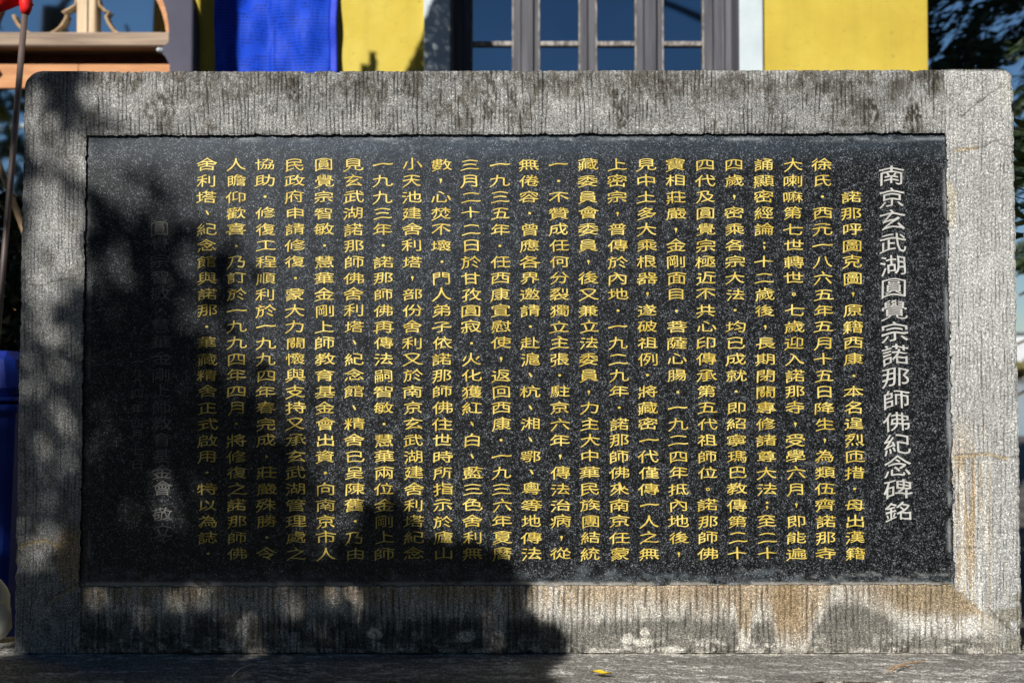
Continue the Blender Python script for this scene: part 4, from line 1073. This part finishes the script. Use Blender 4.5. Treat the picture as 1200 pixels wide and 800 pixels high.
# conifer behind the building's right corner: needle sprays running up to the right
tC = ztree('cedar_tree', (7.2, 9.6, 0), 'dark conifer with drooping needle sprays against the sky at the right behind the building')
def conif(x, y):
    h = fbm((x*.8-y*.55)/42+3, (y*.8+x*.55)/14, 150, 3)
    base_ = np.interp(x, [1080, 1120, 1150, 1200, 1300], [9.2, 9.1, 8.6, 8.2, 8.4])
    v = np.where(h > .60, base_-6.2, np.where(h > .54, base_-3, base_+.4))
    return np.clip(np.where(y > 318-np.clip(x-1500, 0, 300)*.2, 0, v)*np.where(x > 1420, .72, 1), 0, 9.1)
n = 110000; px = rng.uniform(1060, 1780, n); py = rng.uniform(-160, 325, n)
v = np.clip(conif(px, py)/9.25, 0, .985); k = -np.log(1-v)/4.2; keep = rng.random(n) < k*.9; px, py = px[keep], py[keep]
Yt = rng.uniform(8.6, 10.4, len(px)); X = (px-600)/F*(Yt+3); Zz = CAM.z+(math.sin(PITCH)+(400-py)/F)*(Yt+3)
dirs = np.stack([.82+.25*rng.normal(size=len(px)), .3*rng.normal(size=len(px)), .50+.25*rng.normal(size=len(px))], 1); dirs /= np.linalg.norm(dirs, axis=1)[:, None]
leaf_cards(rel(np.stack([X, Yt, Zz], 1), tC), .17, .17, 'crown', M['conifer'], tC, dirs)
mb = MB(); limb(mb, (0, 0, -.1), (0, 0, 6.5), .2, .05, 5, .02)
for k in range(9): limb(mb, (0, 0, 1.8+.45*k), (-2.6+.2*k, -.8+.4*(k % 4), .9+.5*k), .05, .012, 60+k, .1)
mb.build('trunk', M['bark'], tC, True)

# sapling with broad leaves just right of the stele
sp_ = ztree('leafy_sapling', (1.83, 1.0, 0), 'young sapling with broad olive green leaves just behind the right edge of the stele', 'plant')
mb = MB(); limb(mb, (0, 0, 0), (-.03, 0, 2.0), .014, .006, 7, .02); sps = []
r = random.Random(5)
for k in range(18):
    z = 1.44+k*.022; a = r.uniform(0, 6.28) if k % 2 else math.pi+r.uniform(-.5, .5)
    e_ = Vector((-.02+.22*math.cos(a), .22*math.sin(a), z+.10)); limb(mb, (-.02, 0, z), e_, .004, .002, k, .01, 4, 5); sps.append(e_)
mb.build('stem', M['twig'], sp_, True)
for k, e_ in enumerate(sps):
    for j in range(2):
        lm = MB(); a = math.atan2(e_.y, e_.x)+r.uniform(-.7, .7); L = Vector((math.cos(a), math.sin(a), r.uniform(-.5, .2))).normalized()
        Wd = L.cross(Vector((r.uniform(-.4, .4), r.uniform(-.4, .4), 1))).normalized(); Nn = L.cross(Wd); ln = r.uniform(.07, .11)
        for i in range(6):
            wdt = [.08, .7, 1, .9, .55, .04][i]*ln*.27
            for q_ in (-1, 0, 1): lm.V.append(tuple(e_+L*(ln*i/5)+Wd*(q_*wdt)+Nn*((.012 if q_ else 0)-.02*(i/5)**2)))
        for i in range(5):
            for q_ in range(2): lm.F.append((i*3+q_, i*3+3+q_, i*3+4+q_, i*3+1+q_))
        lm.build('leaf', M['sapling'], sp_, True)

# dark bush added where only shade shows, and bare stem, left behind the stele
bu = ztree('shade_fill_bush', (-2.25, 2.3, 0), 'dark bush added in place of plain shade between the blue bin and the door', 'bush')
n = 9000; q = rng.normal(size=(n, 3)); q /= np.linalg.norm(q, axis=1)[:, None]
P = q*np.array([.52, .42, .93])*(rng.random((n, 1))**.33)+np.array([0, 0, .98]); leaf_cards(P, .07, .5, 'foliage', M['bush'], bu)
mb = MB()
for k in range(6): limb(mb, (0, 0, 0), (.3*math.cos(k), .3*math.sin(k), 1.5), .02, .006, 80+k, .05)
mb.build('stem', M['bark'], bu, True)
A, B_, Cc = at(-6, 180, 1.3), at(10, 222, 1.3), at(30, 275, 1.3)
bs = empty('bare_branch', (Cc.x+.25, 1.3, 0), 'curved bare brown branch leaning beside the left edge of the stele', 'branch')
mb = MB(); o_ = Vector(bs.location); pts = [Vector((0, 0, 0)), Vector((-.03, 0, .6)), Cc-o_+Vector((.06, 0, -.25)), Cc-o_, B_-o_, A-o_, A-o_+Vector((-.15, 0, .3))]
mb.tube(pts, [.018, .016, .013, .012, .011, .010, .005], 8); mb.build('branch_wood', M['twig'], bs, True)

# ------------------------------------------------------------------ far shore
ft = MB(); r = random.Random(9)
for k in range(1500):
    x = r.uniform(-300, 480); h = r.uniform(5, 10)*(.8+.3*math.sin(x*.05)); s_ = r.uniform(3, 6); n0 = len(ft.V); y = 466+r.uniform(0, 14)
    for (a, b, c_) in ((1, 0, 0), (-1, 0, 0), (0, 1, 0), (0, -1, 0), (0, 0, 1), (0, 0, -1)):
        ft.V.append((x+a*s_*r.uniform(.7, 1.2), y+b*s_, .4+h*.55+c_*h*.5*r.uniform(.8, 1.2)))
    ft.F += [tuple(n0+i for i in f) for f in ((0, 2, 4), (2, 1, 4), (1, 3, 4), (3, 0, 4), (2, 0, 5), (1, 2, 5), (3, 1, 5), (0, 3, 5))]
tag(ft.build('far_shore_trees', M['far_tree']), 'low brown green line of trees along the far shore of the lake', 'trees', None, 'stuff')
for k, (x, wd, h, lab) in enumerate(((196, 30, 17, 'long pale building above the trees on the far lake shore'),)):
    fb = empty('far_building', (x, 500, .5), lab, 'building')
    mb = MB(); mb.box(-wd, wd, -6, 6, 0, h, .2); mb.build('wall', M['far_wall'], fb)
    mb = MB(); mb.box(-wd-.6, wd+.6, -6.8, 6.8, h+.02, h+1.0, .1); mb.build('roof', M['roof'], fb)
